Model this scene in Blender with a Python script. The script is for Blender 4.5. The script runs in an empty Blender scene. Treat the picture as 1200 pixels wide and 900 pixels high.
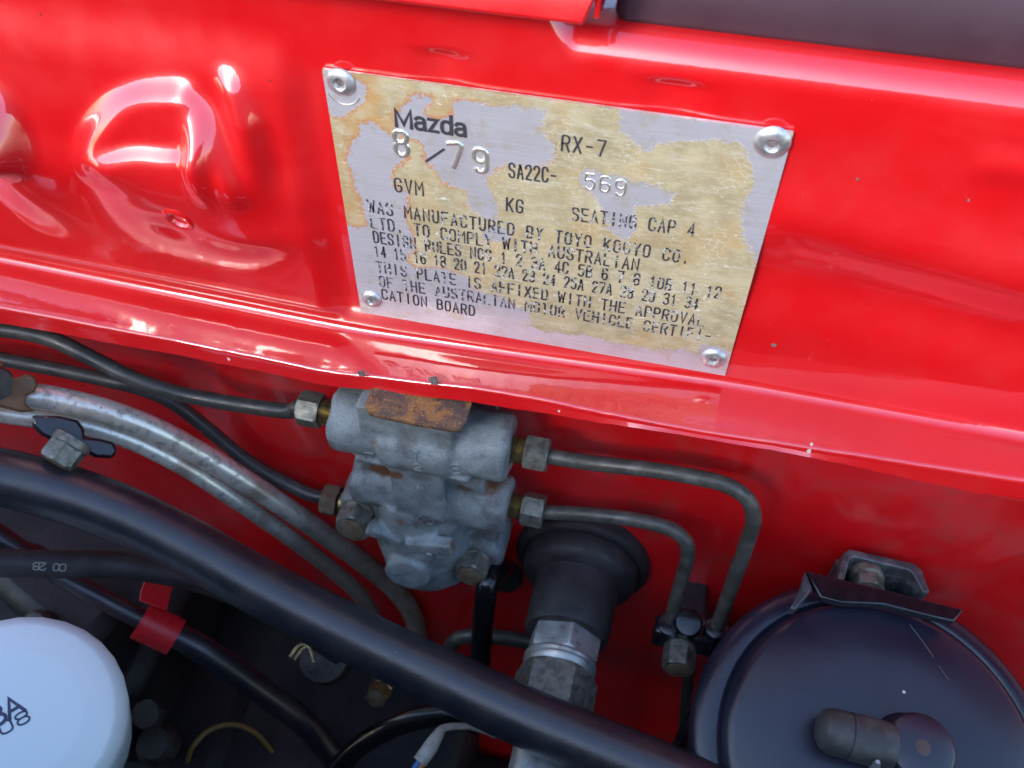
import bpy, math, random
import numpy as np
from mathutils import Vector, noise as mnoise

random.seed(7)
rng = np.random.default_rng(7)
scene = bpy.context.scene
rad = math.radians

# ------------------------------------------------------------------ camera
# x runs along the identification plate, z up the bulkhead, y into the car (metres)
CAM = np.array([0.08362684, -0.17500863, 0.10645730])
RC = np.array([[0.97379287, 0.17733666, -0.14240487],
               [0.22720134, -0.73002331, 0.64455064],
               [0.01034359, -0.66001339, -0.75118262]])
FPX = 1052.727
cam_d = bpy.data.cameras.new('camera')
cam = bpy.data.objects.new('camera', cam_d)
scene.collection.objects.link(cam)
from mathutils import Matrix
M3 = Matrix([[RC[i, 0], -RC[i, 1], -RC[i, 2]] for i in range(3)])
cam.matrix_world = Matrix.Translation(Vector(CAM)) @ M3.to_4x4()
cam_d.sensor_width = 36
cam_d.lens = 36 * FPX / 1200
cam_d.clip_start = 0.01
cam_d.clip_end = 200
cam_d.dof.use_dof = True
cam_d.dof.focus_distance = 0.238
cam_d.dof.aperture_fstop = 20
scene.camera = cam

# ------------------------------------------------------------------ light
SUN_EL, SUN_AZ = 31.0, math.degrees(math.atan2(-0.42, -0.90))
world = bpy.data.worlds.new('World')
scene.world = world
world.use_nodes = True
wn = world.node_tree
bg = wn.nodes['Background']
sky = wn.nodes.new('ShaderNodeTexSky')
sky.sky_type = 'NISHITA'
sky.sun_disc = False
sky.sun_elevation = rad(SUN_EL)
sky.sun_rotation = rad(SUN_AZ)
sky.dust_density = 1.0
sky.ozone_density = 2.0
sky.air_density = 1.0
wn.links.new(sky.outputs[0], bg.inputs[0])
bg.inputs[1].default_value = 0.15
sun_d = bpy.data.lights.new('sun', 'SUN')
sun_d.energy = 0.72
sun_d.angle = rad(14)
sun_d.color = (1.0, 0.95, 0.88)
sun = bpy.data.objects.new('sun', sun_d)
scene.collection.objects.link(sun)
tosun = Vector((math.sin(rad(SUN_AZ)) * math.cos(rad(SUN_EL)), math.cos(rad(SUN_AZ)) * math.cos(rad(SUN_EL)), math.sin(rad(SUN_EL))))
sun.rotation_euler = tosun.to_track_quat('Z', 'Y').to_euler()
sun.location = tosun * 3
scene.view_settings.view_transform = 'Standard'
scene.view_settings.look = 'None'
scene.view_settings.gamma = 1
scene.view_settings.exposure = 1.92

# ------------------------------------------------------------------ helpers
def ray(px, py):
    return RC @ np.array([px - 600, py - 450, FPX])

def at(px, py, Y):
    d = ray(px, py)
    return CAM + d * ((Y - CAM[1]) / d[1])

def atD(px, py, D):
    d = ray(px, py)
    return CAM + d / np.linalg.norm(d) * D

def atZ(px, py, Z):
    d = ray(px, py)
    return CAM + d * ((Z - CAM[2]) / d[2])

def unit(v):
    v = np.asarray(v, float)
    return v / np.linalg.norm(v)

def frame(axis):
    a = unit(axis)
    h = np.array([0, 0, 1.0]) if abs(a[2]) < 0.9 else np.array([1.0, 0, 0])
    u = unit(np.cross(h, a))
    return a, u, np.cross(a, u)

def smooth_path(pts, n=8):
    P = [np.asarray(p, float) for p in pts]
    P = [2 * P[0] - P[1]] + P + [2 * P[-1] - P[-2]]
    out = []
    for i in range(1, len(P) - 2):
        p0, p1, p2, p3 = P[i - 1:i + 3]
        for k in range(n):
            t = k / n
            out.append(0.5 * (2 * p1 + (p2 - p0) * t + (2 * p0 - 5 * p1 + 4 * p2 - p3) * t * t + (3 * p1 - p0 - 3 * p2 + p3) * t ** 3))
    out.append(P[-2])
    return out

class Geo:
    def __init__(s):
        s.v, s.f = [], []
    def add(s, v, f):
        o = len(s.v)
        s.v += [tuple(map(float, p)) for p in v]
        s.f += [tuple(i + o for i in q) for q in f]
        return s
    def grid(s, rows, close_u=False):
        n = len(rows[0]); v = [p for r in rows for p in r]; f = []
        for i in range(len(rows) - 1):
            for j in range(n - (0 if close_u else 1)):
                k = (j + 1) % n
                f.append((i * n + j, i * n + k, (i + 1) * n + k, (i + 1) * n + j))
        return s.add(v, f)
    def tube(s, pts, r, n=18, sm=8, cap=True):
        P = smooth_path(pts, sm) if sm else [np.asarray(p, float) for p in pts]
        m = len(P)
        rr = np.interp(np.linspace(0, 1, m), np.linspace(0, 1, len(r)), r) if hasattr(r, '__len__') else [r] * m
        t0 = unit(P[1] - P[0]); _, u, w = frame(t0)
        rows = []
        for i in range(m):
            t = unit(P[min(i + 1, m - 1)] - P[max(i - 1, 0)])
            u = unit(u - t * (u @ t)); w = np.cross(t, u)
            rows.append([P[i] + rr[i] * (math.cos(a) * u + math.sin(a) * w) for a in np.linspace(0, 2 * math.pi, n, endpoint=False)])
        b = len(s.v)
        s.grid(rows, True)
        if cap:
            s.f.append(tuple(range(b + n - 1, b - 1, -1)))
            s.f.append(tuple(range(b + (m - 1) * n, b + m * n)))
        return s
    def lathe(s, prof, o, axis, n=40, u=None):
        a, uu, w = frame(axis)
        o = np.asarray(o, float)
        rows = [[o + a * t + r * (math.cos(q) * uu + math.sin(q) * w) for q in np.linspace(0, 2 * math.pi, n, endpoint=False)] for r, t in prof]
        b = len(s.v)
        s.grid(rows, True)
        m = len(prof)
        s.f.append(tuple(range(b + n - 1, b - 1, -1)))
        s.f.append(tuple(range(b + (m - 1) * n, b + m * n)))
        return s
    def hexa(s, o, axis, af, L, ch=0.12, rot=0.0, both=False):
        """hexagon head from o along axis with a chamfered far end"""
        a, u, w = frame(axis)
        o = np.asarray(o, float)
        R = af / math.sqrt(3); n = 48; rows = []
        prof = [(0.0, L)]
        def ring(t, lim):
            out = []
            for k in range(n):
                q = 2 * math.pi * k / n
                ph = (q % (math.pi / 3)) - math.pi / 6
                r = min(af / 2 / math.cos(ph), lim)
                out.append(o + a * t + r * (math.cos(q + rot) * u + math.sin(q + rot) * w))
            return out
        if both:
            rows += [ring(0, R * 0.9), ring(L * ch, R * 1.01)]
        else:
            rows.append(ring(0, R * 1.01))
        for k in range(4):
            rows.append(ring(L * (1 - ch) + L * ch * (k / 3), R * (1.01 - 0.115 * k / 3)))
        b = len(s.v)
        s.grid(rows, True)
        m = len(rows)
        s.f.append(tuple(range(b + n - 1, b - 1, -1)))
        s.f.append(tuple(range(b + (m - 1) * n, b + m * n)))
        return s
    def box(s, c, ax, h):
        """centre, three axes (rows), half sizes"""
        c = np.asarray(c, float); ax = [unit(a) for a in ax]
        v = [c + sx * h[0] * ax[0] + sy * h[1] * ax[1] + sz * h[2] * ax[2] for sx in (-1, 1) for sy in (-1, 1) for sz in (-1, 1)]
        return s.add(v, [(0, 1, 3, 2), (4, 6, 7, 5), (0, 4, 5, 1), (2, 3, 7, 6), (0, 2, 6, 4), (1, 5, 7, 3)])
    def extrude(s, poly, d):
        """closed 3-D polygon swept by vector d"""
        n = len(poly); d = np.asarray(d, float)
        v = [np.asarray(p, float) for p in poly]; v += [p + d for p in v]
        f = [tuple(range(n - 1, -1, -1)), tuple(range(n, 2 * n))] + [(i, (i + 1) % n, (i + 1) % n + n, i + n) for i in range(n)]
        return s.add(v, f)

def mk(name, g, mat, parent=None, loc=None, sharp=35, bevel=0):
    v = np.array(g.v)
    if parent is not None:
        loc = np.array(parent['_loc'])
    elif loc is None:
        lo, hi = v.min(0), v.max(0)
        loc = np.array([(lo[0] + hi[0]) / 2, (lo[1] + hi[1]) / 2, lo[2]])
    me = bpy.data.meshes.new(name)
    me.from_pydata((v - loc).tolist(), [], g.f)
    me.validate(); me.update()
    me.polygons.foreach_set('use_smooth', [True] * len(me.polygons))
    me.set_sharp_from_angle(angle=rad(sharp))
    me.materials.append(mat)
    o = bpy.data.objects.new(name, me)
    scene.collection.objects.link(o)
    if parent is not None:
        o.parent = parent
        if parent.type == 'MESH':
            pass
        o['_loc'] = [float(x) for x in loc]
    else:
        o.location = loc
        o['_loc'] = [float(x) for x in loc]
    if bevel:
        b = o.modifiers.new('bevel', 'BEVEL'); b.width = bevel; b.segments = 2; b.limit_method = 'ANGLE'; b.angle_limit = rad(40)
    return o

def thing(name, label, cat, loc, group=None):
    o = bpy.data.objects.new(name, None)
    scene.collection.objects.link(o)
    o.location = loc; o.empty_display_size = 0.01
    o['_loc'] = [float(x) for x in loc]
    return tag(o, label, cat, group)

def tag(o, label, cat=None, group=None, kind=None):
    if label: o['label'] = label
    if cat: o['category'] = cat
    if group: o['group'] = group
    if kind: o['kind'] = kind
    return o

# ------------------------------------------------------------------ materials
class NT:
    def __init__(s, name):
        s.m = bpy.data.materials.new(name); s.m.use_nodes = True
        s.t = s.m.node_tree; s.b = s.t.nodes['Principled BSDF']
        s.tc = s.t.nodes.new('ShaderNodeTexCoord')
    def n(s, t, **k):
        x = s.t.nodes.new(t)
        for a, b in k.items(): setattr(x, a, b)
        return x
    def l(s, a, b): s.t.links.new(a, b)
    def noise(s, scale, detail=4, rough=0.55, stretch=None, dist=0.0):
        x = s.n('ShaderNodeTexNoise'); x.inputs['Scale'].default_value = scale
        x.inputs['Detail'].default_value = detail; x.inputs['Roughness'].default_value = rough; x.inputs['Distortion'].default_value = dist
        if stretch:
            mp = s.n('ShaderNodeMapping'); mp.inputs['Scale'].default_value = stretch
            s.l(s.tc.outputs['Object'], mp.inputs[0]); s.l(mp.outputs[0], x.inputs['Vector'])
        else:
            s.l(s.tc.outputs['Object'], x.inputs['Vector'])
        return x.outputs[0]
    def ramp(s, src, lo, hi, a=0.0, b=1.0):
        r = s.n('ShaderNodeMapRange'); r.inputs[1].default_value = lo; r.inputs[2].default_value = hi
        r.inputs[3].default_value = a; r.inputs[4].default_value = b
        r.interpolation_type = 'SMOOTHSTEP'
        s.l(src, r.inputs[0]); return r.outputs[0]
    def mix(s, fac, a, b):
        x = s.n('ShaderNodeMix', data_type='RGBA')
        for sock, val in ((x.inputs[0], fac), (x.inputs[6], a), (x.inputs[7], b)):
            if isinstance(val, (int, float)): sock.default_value = val
            elif isinstance(val, tuple): sock.default_value = (*val, 1)
            else: s.l(val, sock)
        return x.outputs[2]
    def math(s, op, a, b=None):
        x = s.n('ShaderNodeMath', operation=op)
        for i, v in enumerate((a, b)):
            if v is None: continue
            if isinstance(v, (int, float)): x.inputs[i].default_value = v
            else: s.l(v, x.inputs[i])
        return x.outputs[0]
    def attr(s, name):
        x = s.n('ShaderNodeAttribute'); x.attribute_name = name
        return x.outputs['Fac']
    def set(s, **k):
        for a, v in k.items():
            sock = s.b.inputs[a.replace('_', ' ')]
            if isinstance(v, (int, float)): sock.default_value = v
            elif isinstance(v, tuple): sock.default_value = (*v, 1) if len(v) == 3 else v
            else: s.l(v, sock)
        return s
    def bump(s, h, dist, strength=1.0):
        x = s.n('ShaderNodeBump'); x.inputs['Strength'].default_value = strength; x.inputs['Distance'].default_value = dist
        s.l(h, x.inputs['Height']); s.l(x.outputs[0], s.b.inputs['Normal'])
        return s

def simple(name, col, rough, metal=0.0, col2=None, nscale=300, lo=0.4, hi=0.7, bscale=900, bdist=0.00005, coat=0.0, speck=None, rvar=0.12, spec=0.5):
    t = NT(name)
    c = col
    if col2: c = t.mix(t.ramp(t.noise(nscale, 6), lo, hi), col, col2)
    if speck: c = t.mix(t.ramp(t.noise(speck[1], 3, 0.7), speck[2], speck[2] + 0.06), c if not isinstance(c, tuple) else c, speck[0])
    t.set(Base_Color=c, Metallic=metal, Roughness=t.ramp(t.noise(nscale * 0.7, 4), 0.3, 0.7, max(0.02, rough - rvar), rough + rvar))
    t.set(Coat_Weight=coat, Coat_Roughness=0.05, Specular_IOR_Level=spec)
    if bdist: t.bump(t.noise(bscale, 5), bdist)
    return t.m

RED = (0.60, 0.0045, 0.0075)
def red_paint(name, dirt):
    t = NT(name)
    c = t.mix(t.ramp(t.noise(22, 4), 0.35, 0.7), RED, (0.66, 0.0055, 0.009))
    film = t.math('MULTIPLY', t.ramp(t.noise(45, 8, 0.7), 0.45, 0.8), dirt)
    c = t.mix(film, c, (0.16, 0.07, 0.06))
    sp = t.math('MULTIPLY', t.ramp(t.noise(1500, 2, 0.5), 0.765, 0.80), 0.55)
    c = t.mix(sp, c, (0.55, 0.30, 0.27))
    sp2 = t.ramp(t.noise(620, 2, 0.5), 0.775, 0.80)
    c = t.mix(sp2, c, (0.10, 0.02, 0.02))
    t.set(Base_Color=c, Roughness=t.ramp(t.noise(60, 6), 0.3, 0.75, 0.30, 0.5), Coat_Weight=1.0 - 0.55 * dirt, Coat_IOR=1.9)
    t.set(Coat_Roughness=t.ramp(t.noise(90, 6, 0.65), 0.35, 0.8, 0.012 + 0.2 * dirt, 0.05 + 0.4 * dirt))
    h = t.math('ADD', t.math('MULTIPLY', t.noise(55, 2), 1.0), t.math('MULTIPLY', t.noise(520, 3), 0.16))
    t.bump(h, 0.00012)
    t.l(t.b.inputs['Normal'].links[0].from_socket, t.b.inputs['Coat Normal'])
    return t.m
M = {}
M['red'] = red_paint('red_paint', 0.11)
M['red_dirty'] = red_paint('red_paint_dusty', 0.55)
M['red_clip'] = simple('red_plastic', (0.50, 0.006, 0.012), 0.35, bdist=0.00002)
M['seal'] = simple('seal_vinyl', (0.040, 0.014, 0.024), 0.60, col2=(0.055, 0.024, 0.036), nscale=40, bscale=1500, bdist=0.00003, rvar=0.08)
M['rubber'] = simple('black_rubber', (0.011, 0.012, 0.019), 0.34, spec=0.9, col2=(0.022, 0.021, 0.023), nscale=120, bscale=1800, bdist=0.00006, speck=((0.22, 0.21, 0.2), 1100, 0.70), rvar=0.04)
M['rubber_old'] = simple('grey_black_rubber', (0.016, 0.014, 0.016), 0.62, col2=(0.03, 0.026, 0.028), nscale=150, bdist=0.00005)
M['coated'] = simple('coated_tube', (0.035, 0.035, 0.034), 0.38, col2=(0.06, 0.058, 0.052), nscale=160, bscale=1500, bdist=0.00004, speck=((0.45, 0.40, 0.34), 1100, 0.70))
M['line'] = simple('brake_line_steel', (0.075, 0.072, 0.062), 0.45, metal=0.35, col2=(0.13, 0.125, 0.11), nscale=220, bscale=1500, bdist=0.00004, speck=((0.6, 0.6, 0.58), 1400, 0.685))
M['zinc'] = simple('zinc_plate', (0.42, 0.43, 0.41), 0.42, metal=0.7, col2=(0.20, 0.20, 0.18), nscale=350, lo=0.5, hi=0.75, bscale=1200, bdist=0.00005)
M['zinc_gold'] = simple('yellow_zinc', (0.38, 0.30, 0.13), 0.38, metal=0.8, col2=(0.17, 0.14, 0.09), nscale=400, bscale=1500, bdist=0.00004)
M['zinc_dull'] = simple('dull_zinc', (0.22, 0.225, 0.19), 0.5, metal=0.55, col2=(0.11, 0.105, 0.085), nscale=350, bscale=1500, bdist=0.00006)
M['rust_end'] = simple('rusty_bolt_end', (0.16, 0.13, 0.09), 0.7, metal=0.3, col2=(0.14, 0.075, 0.035), nscale=500, bdist=0.00008)
M['brown'] = simple('brown_bracket', (0.16, 0.085, 0.035), 0.45, metal=0.2, col2=(0.10, 0.055, 0.03), nscale=160, bdist=0.00003)
M['black_paint'] = simple('black_paint', (0.010, 0.009, 0.013), 0.25, bscale=500, bdist=0.00005, coat=0.4)
M['black_metal'] = simple('black_engine_metal', (0.007, 0.0065, 0.008), 0.6, col2=(0.012, 0.011, 0.012), nscale=60, bscale=300, bdist=0.0003)
M['gloss_black'] = simple('gloss_black_sleeve', (0.006, 0.006, 0.008), 0.16, bdist=0.00002, bscale=400)
M['lid'] = simple('black_lid_plastic', (0.009, 0.010, 0.022), 0.32, col2=(0.014, 0.015, 0.032), spec=0.8, nscale=45, bscale=700, bdist=0.00003, speck=((0.2, 0.2, 0.22), 800, 0.745), rvar=0.07)
M['grey_cap'] = simple('grey_rubber_cap', (0.04, 0.042, 0.04), 0.5, col2=(0.075, 0.075, 0.065), nscale=200, bdist=0.00005)
M['filter'] = simple('white_enamel', (0.64, 0.78, 0.80), 0.42, bscale=200, bdist=0.00002, rvar=0.05)
M['ink'] = simple('dark_print', (0.05, 0.06, 0.11), 0.6, bdist=0)
M['print_grey'] = simple('grey_hose_print', (0.22, 0.21, 0.19), 0.7, bdist=0)
M['yellow_wire'] = simple('ochre_wire', (0.20, 0.13, 0.03), 0.5, bdist=0)
M['blue_wire'] = simple('blue_wire', (0.02, 0.13, 0.36), 0.4, bdist=0)
M['orange_wire'] = simple('brown_orange_wire', (0.30, 0.12, 0.04), 0.4, bdist=0)
M['white_sleeve'] = simple('white_sleeve', (0.45, 0.43, 0.38), 0.55, col2=(0.3, 0.28, 0.24), nscale=300, bscale=800, bdist=0.0001)
M['chip'] = simple('chip_grey', (0.17, 0.14, 0.14), 0.7, col2=(0.08, 0.05, 0.05), nscale=900, bscale=1500, bdist=0.0002)
M['chip_white'] = simple('chip_primer', (0.62, 0.56, 0.52), 0.6, bdist=0.0001)
M['dull_tone'] = simple('oily_grey', (0.045, 0.04, 0.037), 0.55, metal=0.2, col2=(0.02, 0.018, 0.017), nscale=300, bdist=0.0001)
M['hole'] = simple('hole_dark', (0.015, 0.006, 0.006), 0.8, bdist=0)

def m_silver():
    t = NT('galvanised_pipe')
    n1 = t.ramp(t.noise(260, 6, 0.65), 0.48, 0.68)
    c = t.mix(n1, (0.78, 0.73, 0.64), (0.36, 0.33, 0.28))
    c = t.mix(t.ramp(t.noise(60, 4), 0.48, 0.72), c, (0.42, 0.33, 0.25))
    c = t.mix(t.ramp(t.noise(700, 3, 0.6), 0.66, 0.72), c, (0.10, 0.09, 0.08))
    # lower down, the pipe colour turns dull brown
    g = t.n('ShaderNodeSeparateXYZ'); ge = t.n('ShaderNodeNewGeometry'); t.l(ge.outputs['Position'], g.inputs[0])
    dull_tone = t.ramp(t.math('ADD', g.outputs[2], t.math('MULTIPLY', t.noise(80, 4), 0.05)), -0.125, -0.170)
    c = t.mix(t.math('MULTIPLY', dull_tone, 0.85), c, (0.13, 0.095, 0.07))
    t.set(Base_Color=c, Metallic=t.ramp(dull_tone, 0, 1, 0.5, 0.1), Roughness=t.ramp(n1, 0, 1, 0.3, 0.5))
    t.bump(t.noise(900, 5), 0.00006)
    return t.m
M['silver'] = m_silver()

def m_cast():
    t = NT('cast_alloy')
    c = t.mix(t.ramp(t.noise(110, 6, 0.6), 0.3, 0.7), (0.165, 0.19, 0.192), (0.29, 0.325, 0.325))
    c = t.mix(t.math('MULTIPLY', t.ramp(t.noise(2300, 3, 0.7), 0.50, 0.66), 0.6), c, (0.08, 0.085, 0.10))
    c = t.mix(t.math('MULTIPLY', t.ramp(t.noise(70, 5, 0.6), 0.50, 0.68), 0.7), c, (0.075, 0.062, 0.062))
    rust = t.math('ADD', t.attr('rust'), t.math('MULTIPLY', t.math('SUBTRACT', t.noise(500, 4), 0.5), 0.9))
    c = t.mix(t.ramp(rust, 0.38, 0.95), c, (0.17, 0.075, 0.035))
    t.set(Base_Color=c, Metallic=0.15, Roughness=t.ramp(t.noise(400, 4), 0.3, 0.7, 0.5, 0.72))
    t.bump(t.math('ADD', t.noise(1500, 4, 0.7), t.math('MULTIPLY', t.noise(350, 3), 0.8)), 0.00022)
    return t.m
M['cast'] = m_cast()

def m_rust():
    t = NT('rusty_steel')
    a = t.ramp(t.noise(170, 7, 0.65, dist=0.6), 0.42, 0.62)
    c = t.mix(a, (0.085, 0.05, 0.042), (0.27, 0.115, 0.035))
    c = t.mix(t.ramp(t.noise(420, 5, 0.6), 0.55, 0.7), c, (0.09, 0.03, 0.018))
    c = t.mix(t.ramp(t.noise(1400, 3), 0.6, 0.7), c, (0.45, 0.24, 0.08))
    t.set(Base_Color=c, Roughness=0.75, Metallic=0.1)
    t.bump(t.noise(900, 6, 0.7), 0.0003)
    return t.m
M['rust'] = m_rust()

def brushed(t):
    return t.noise(240, 3, 0.7, stretch=(0.25, 1, 9))
def m_plate():
    t = NT('worn_plate')
    d = t.math('ADD', t.attr('lacquer'), t.math('MULTIPLY', t.math('SUBTRACT', t.noise(700, 8, 0.75), 0.5), 7.0))
    d = t.math('ADD', d, t.math('MULTIPLY', t.math('SUBTRACT', t.noise(170, 4, 0.55), 0.5), 4.0))
    bare = t.ramp(d, -0.30, 0.40)
    br = brushed(t)
    alu = t.mix(t.ramp(br, 0.3, 0.7), (0.55, 0.535, 0.58), (0.62, 0.60, 0.645))
    alu = t.mix(t.math('MULTIPLY', t.ramp(t.noise(70, 4), 0.5, 0.75), 0.5), alu, (0.50, 0.44, 0.46))
    alu = t.mix(t.math('MULTIPLY', t.ramp(t.noise(230, 7, 0.7), 0.52, 0.66), 0.45), alu, (0.50, 0.42, 0.27))
    lac = t.mix(t.ramp(t.noise(110, 7, 0.68), 0.35, 0.65), (0.33, 0.275, 0.16), (0.46, 0.39, 0.24))
    lac = t.mix(t.math('MULTIPLY', t.ramp(t.noise(330, 7, 0.75, stretch=(0.5, 1, 2.0)), 0.47, 0.64), 0.6), lac, (0.50, 0.46, 0.36))
    lac = t.mix(t.math('MULTIPLY', t.ramp(t.noise(60, 5, 0.6), 0.50, 0.66), 0.45), lac, (0.44, 0.27, 0.10))
    lac = t.mix(t.math('MULTIPLY', t.ramp(t.noise(900, 4, 0.7, stretch=(0.4, 1, 2.5)), 0.52, 0.7), 0.55), lac, (0.30, 0.27, 0.18))
    lac = t.mix(t.ramp(t.noise(420, 5, 0.75, stretch=(0.6, 1, 3.2), dist=1.2), 0.615, 0.66), lac, (0.70, 0.68, 0.60))
    # hairline crazing in the lacquer
    vo = t.n('ShaderNodeTexVoronoi', feature='DISTANCE_TO_EDGE'); vo.inputs['Scale'].default_value = 520
    mp = t.n('ShaderNodeMapping'); mp.inputs['Scale'].default_value = (0.8, 1, 1.3)
    t.l(t.tc.outputs['Object'], mp.inputs[0]); t.l(mp.outputs[0], vo.inputs['Vector'])
    crz = t.math('MULTIPLY', t.ramp(vo.outputs['Distance'], 0.035, 0.012), t.ramp(t.noise(130, 3), 0.5, 0.62))
    lac = t.mix(t.math('MULTIPLY', crz, 0.45), lac, (0.74, 0.71, 0.60))
    # brown stained border of every lacquer island, stronger on the left
    rim = t.math('MULTIPLY', t.ramp(d, -1.1, -0.05), t.ramp(t.math('ADD', t.attr('stain'), t.math('MULTIPLY', t.noise(140, 4), 0.8)), 0.62, 1.12))
    lac = t.mix(t.math('MULTIPLY', rim, 0.95), lac, (0.46, 0.16, 0.03))
    lac = t.mix(t.math('MULTIPLY', t.ramp(t.math('ADD', t.attr('stain'), t.math('MULTIPLY', t.noise(200, 4), 0.5)), 0.95, 1.30), 0.85), lac, (0.44, 0.24, 0.075))
    c = t.mix(bare, lac, alu)
    scr = t.ramp(t.noise(700, 2, 0.5, stretch=(0.1, 1, 5)), 0.68, 0.72)
    c = t.mix(t.math('MULTIPLY', scr, 0.5), c, (0.78, 0.77, 0.76))
    c = t.mix(t.ramp(t.noise(1600, 2, 0.5), 0.765, 0.79), c, (0.06, 0.05, 0.05))
    t.set(Base_Color=c, Metallic=t.ramp(bare, 0, 1, 0.05, 0.45), Roughness=t.ramp(bare, 0, 1, 0.5, 0.36))
    h = t.math('ADD', t.math('MULTIPLY', bare, -0.6), t.math('MULTIPLY', br, 0.35))
    t.bump(h, 0.00008)
    return t.m
M['plate'] = m_plate()
M['alu'] = simple('bright_aluminium', (0.66, 0.66, 0.67), 0.40, metal=0.8, col2=(0.42, 0.42, 0.43), nscale=500, bscale=1500, bdist=0.00004, rvar=0.1)
M['alu_emb'] = simple('struck_aluminium', (0.80, 0.78, 0.70), 0.25, metal=0.8, bdist=0.00002, bscale=1500)
def m_ink(name, lo):
    t = NT(name)
    w = t.math('MULTIPLY', t.ramp(t.noise(900, 4, 0.65), lo, lo + 0.07), t.ramp(t.noise(140, 2, 0.5), 0.36, 0.50))
    c = t.mix(w, (0.035, 0.033, 0.042), (0.50, 0.52, 0.56))
    big = t.ramp(t.noise(120, 2, 0.5), 0.30, 0.46)
    c = t.mix(big, c, (0.03, 0.028, 0.035)) if False else c
    t.set(Base_Color=c, Roughness=0.6)
    return t.m
M['ink_worn'] = m_ink('worn_black_ink', 0.53)
M['ink_good'] = m_ink('black_ink', 0.70)

# ------------------------------------------------------------------ cowl panel (red sheet metal behind the plate)
def interp_px(pts, Y):
    P = np.array([at(a, b, Y) for a, b in pts])
    o = np.argsort(P[:, 0])
    return lambda x: np.interp(x, P[o, 0], P[o, 2])
YE = -0.0170     # front edge of the ledge
z_crease = interp_px([(0, 303), (210, 345), (420, 387), (640, 419), (850, 448), (1200, 511)], 0.0)
z_edge = interp_px([(0, 358), (200, 395), (400, 436), (500, 445), (600, 458), (700, 479), (800, 500), (950, 522), (1200, 560)], YE + 0.001)
z_lip = interp_px([(0, 376), (200, 411), (400, 452), (490, 459), (640, 481), (790, 506), (950, 532), (1200, 586)], YE)
Z_SH = 0.0150    # height of the shelf on top of the panel

def poly_dist(x, z, pts):
    d = np.full(np.shape(x), 9.0)
    for (x0, z0), (x1, z1) in zip(pts[:-1], pts[1:]):
        dx, dz = x1 - x0, z1 - z0
        t = np.clip(((x - x0) * dx + (z - z0) * dz) / (dx * dx + dz * dz + 1e-12), 0, 1)
        d = np.minimum(d, np.hypot(x - x0 - t * dx, z - z0 - t * dz))
    return d
def pxl(pts, Y=0.0):
    P = [at(a, b, Y) for a, b in pts]
    return [(p[0], p[2]) for p in smooth_path(P, 6)]
def sstep(a, b, x):
    t = np.clip((np.asarray(x) - a) / (b - a), 0, 1)
    return t * t * (3 - 2 * t)

# terraces left of the plate: highlight arches put into the shape, slopes summed downwards
def relief():
    DX = np.arange(-0.26, 0.3201, 0.0011); DZ = np.linspace(0.012, -0.085, 240)
    X, Z = np.meshgrid(DX, DZ)
    S = np.zeros_like(X)
    for pts, hw, A in (([(109, 192), (115, 150), (142, 112), (175, 95), (225, 93)], 0.0026, 1.3),
                       ([(222, 93), (248, 110), (270, 142), (290, 185), (299, 206)], 0.0015, 1.3),
                       ([(140, 162), (178, 154), (225, 158), (249, 150), (243, 118)], 0.0021, 1.25),
                       ([(271, 78), (288, 98), (303, 124)], 0.0024, 0.8),
                       ([(-20, 84), (4, 104), (18, 130), (34, 168)], 0.0052, 1.3)):
        S = np.maximum(S, A * np.exp(-(poly_dist(X, Z, pxl(pts)) / hw) ** 4))
    S = np.maximum(S, 0.10 * sstep(0.0, 0.006, at(120, 66, 0)[2] - Z) * sstep(at(120, 160, 0)[2] - 0.004, at(120, 160, 0)[2] + 0.004, Z) * sstep(-0.012, -0.030, X))
    dz = DZ[0] - DZ[1]
    Hh = np.cumsum(S * 0.72, 0) * dz
    # lower half falls back towards the flat
    zb, ze_ = at(190, 170, 0)[2], at(190, 300, 0)[2]
    kz = np.argmin(abs(DZ - zb)); T = Hh[kz]
    kk = np.exp(-(np.arange(-20, 21) / 9.0) ** 2); kk /= kk.sum()
    Ts = np.convolve(np.pad(T, 20, 'edge'), kk, 'valid')
    w = 1 - sstep(zb - 0.012, zb + 0.003, Z)
    Hh = (Hh * (1 - w) + Ts[None, :] * w) * (1 - sstep(zb, ze_, Z))
    # field above the relief leans out over it
    top = 0.0 * np.clip(Z - at(110, 62, 0)[2], 0, 0.02) * sstep(-0.030, -0.040, X)
    Hh = Hh + top
    k = np.exp(-(np.arange(-4, 5) / 2.3) ** 2); k /= k.sum()
    Hh = np.apply_along_axis(lambda r: np.convolve(np.pad(r, 4, 'edge'), k, 'valid'), 1, Hh)
    Hh = np.apply_along_axis(lambda r: np.convolve(np.pad(r, 4, 'edge'), k, 'valid'), 0, Hh)
    return DX, DZ, Hh
DX, DZ, DH = relief()

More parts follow.
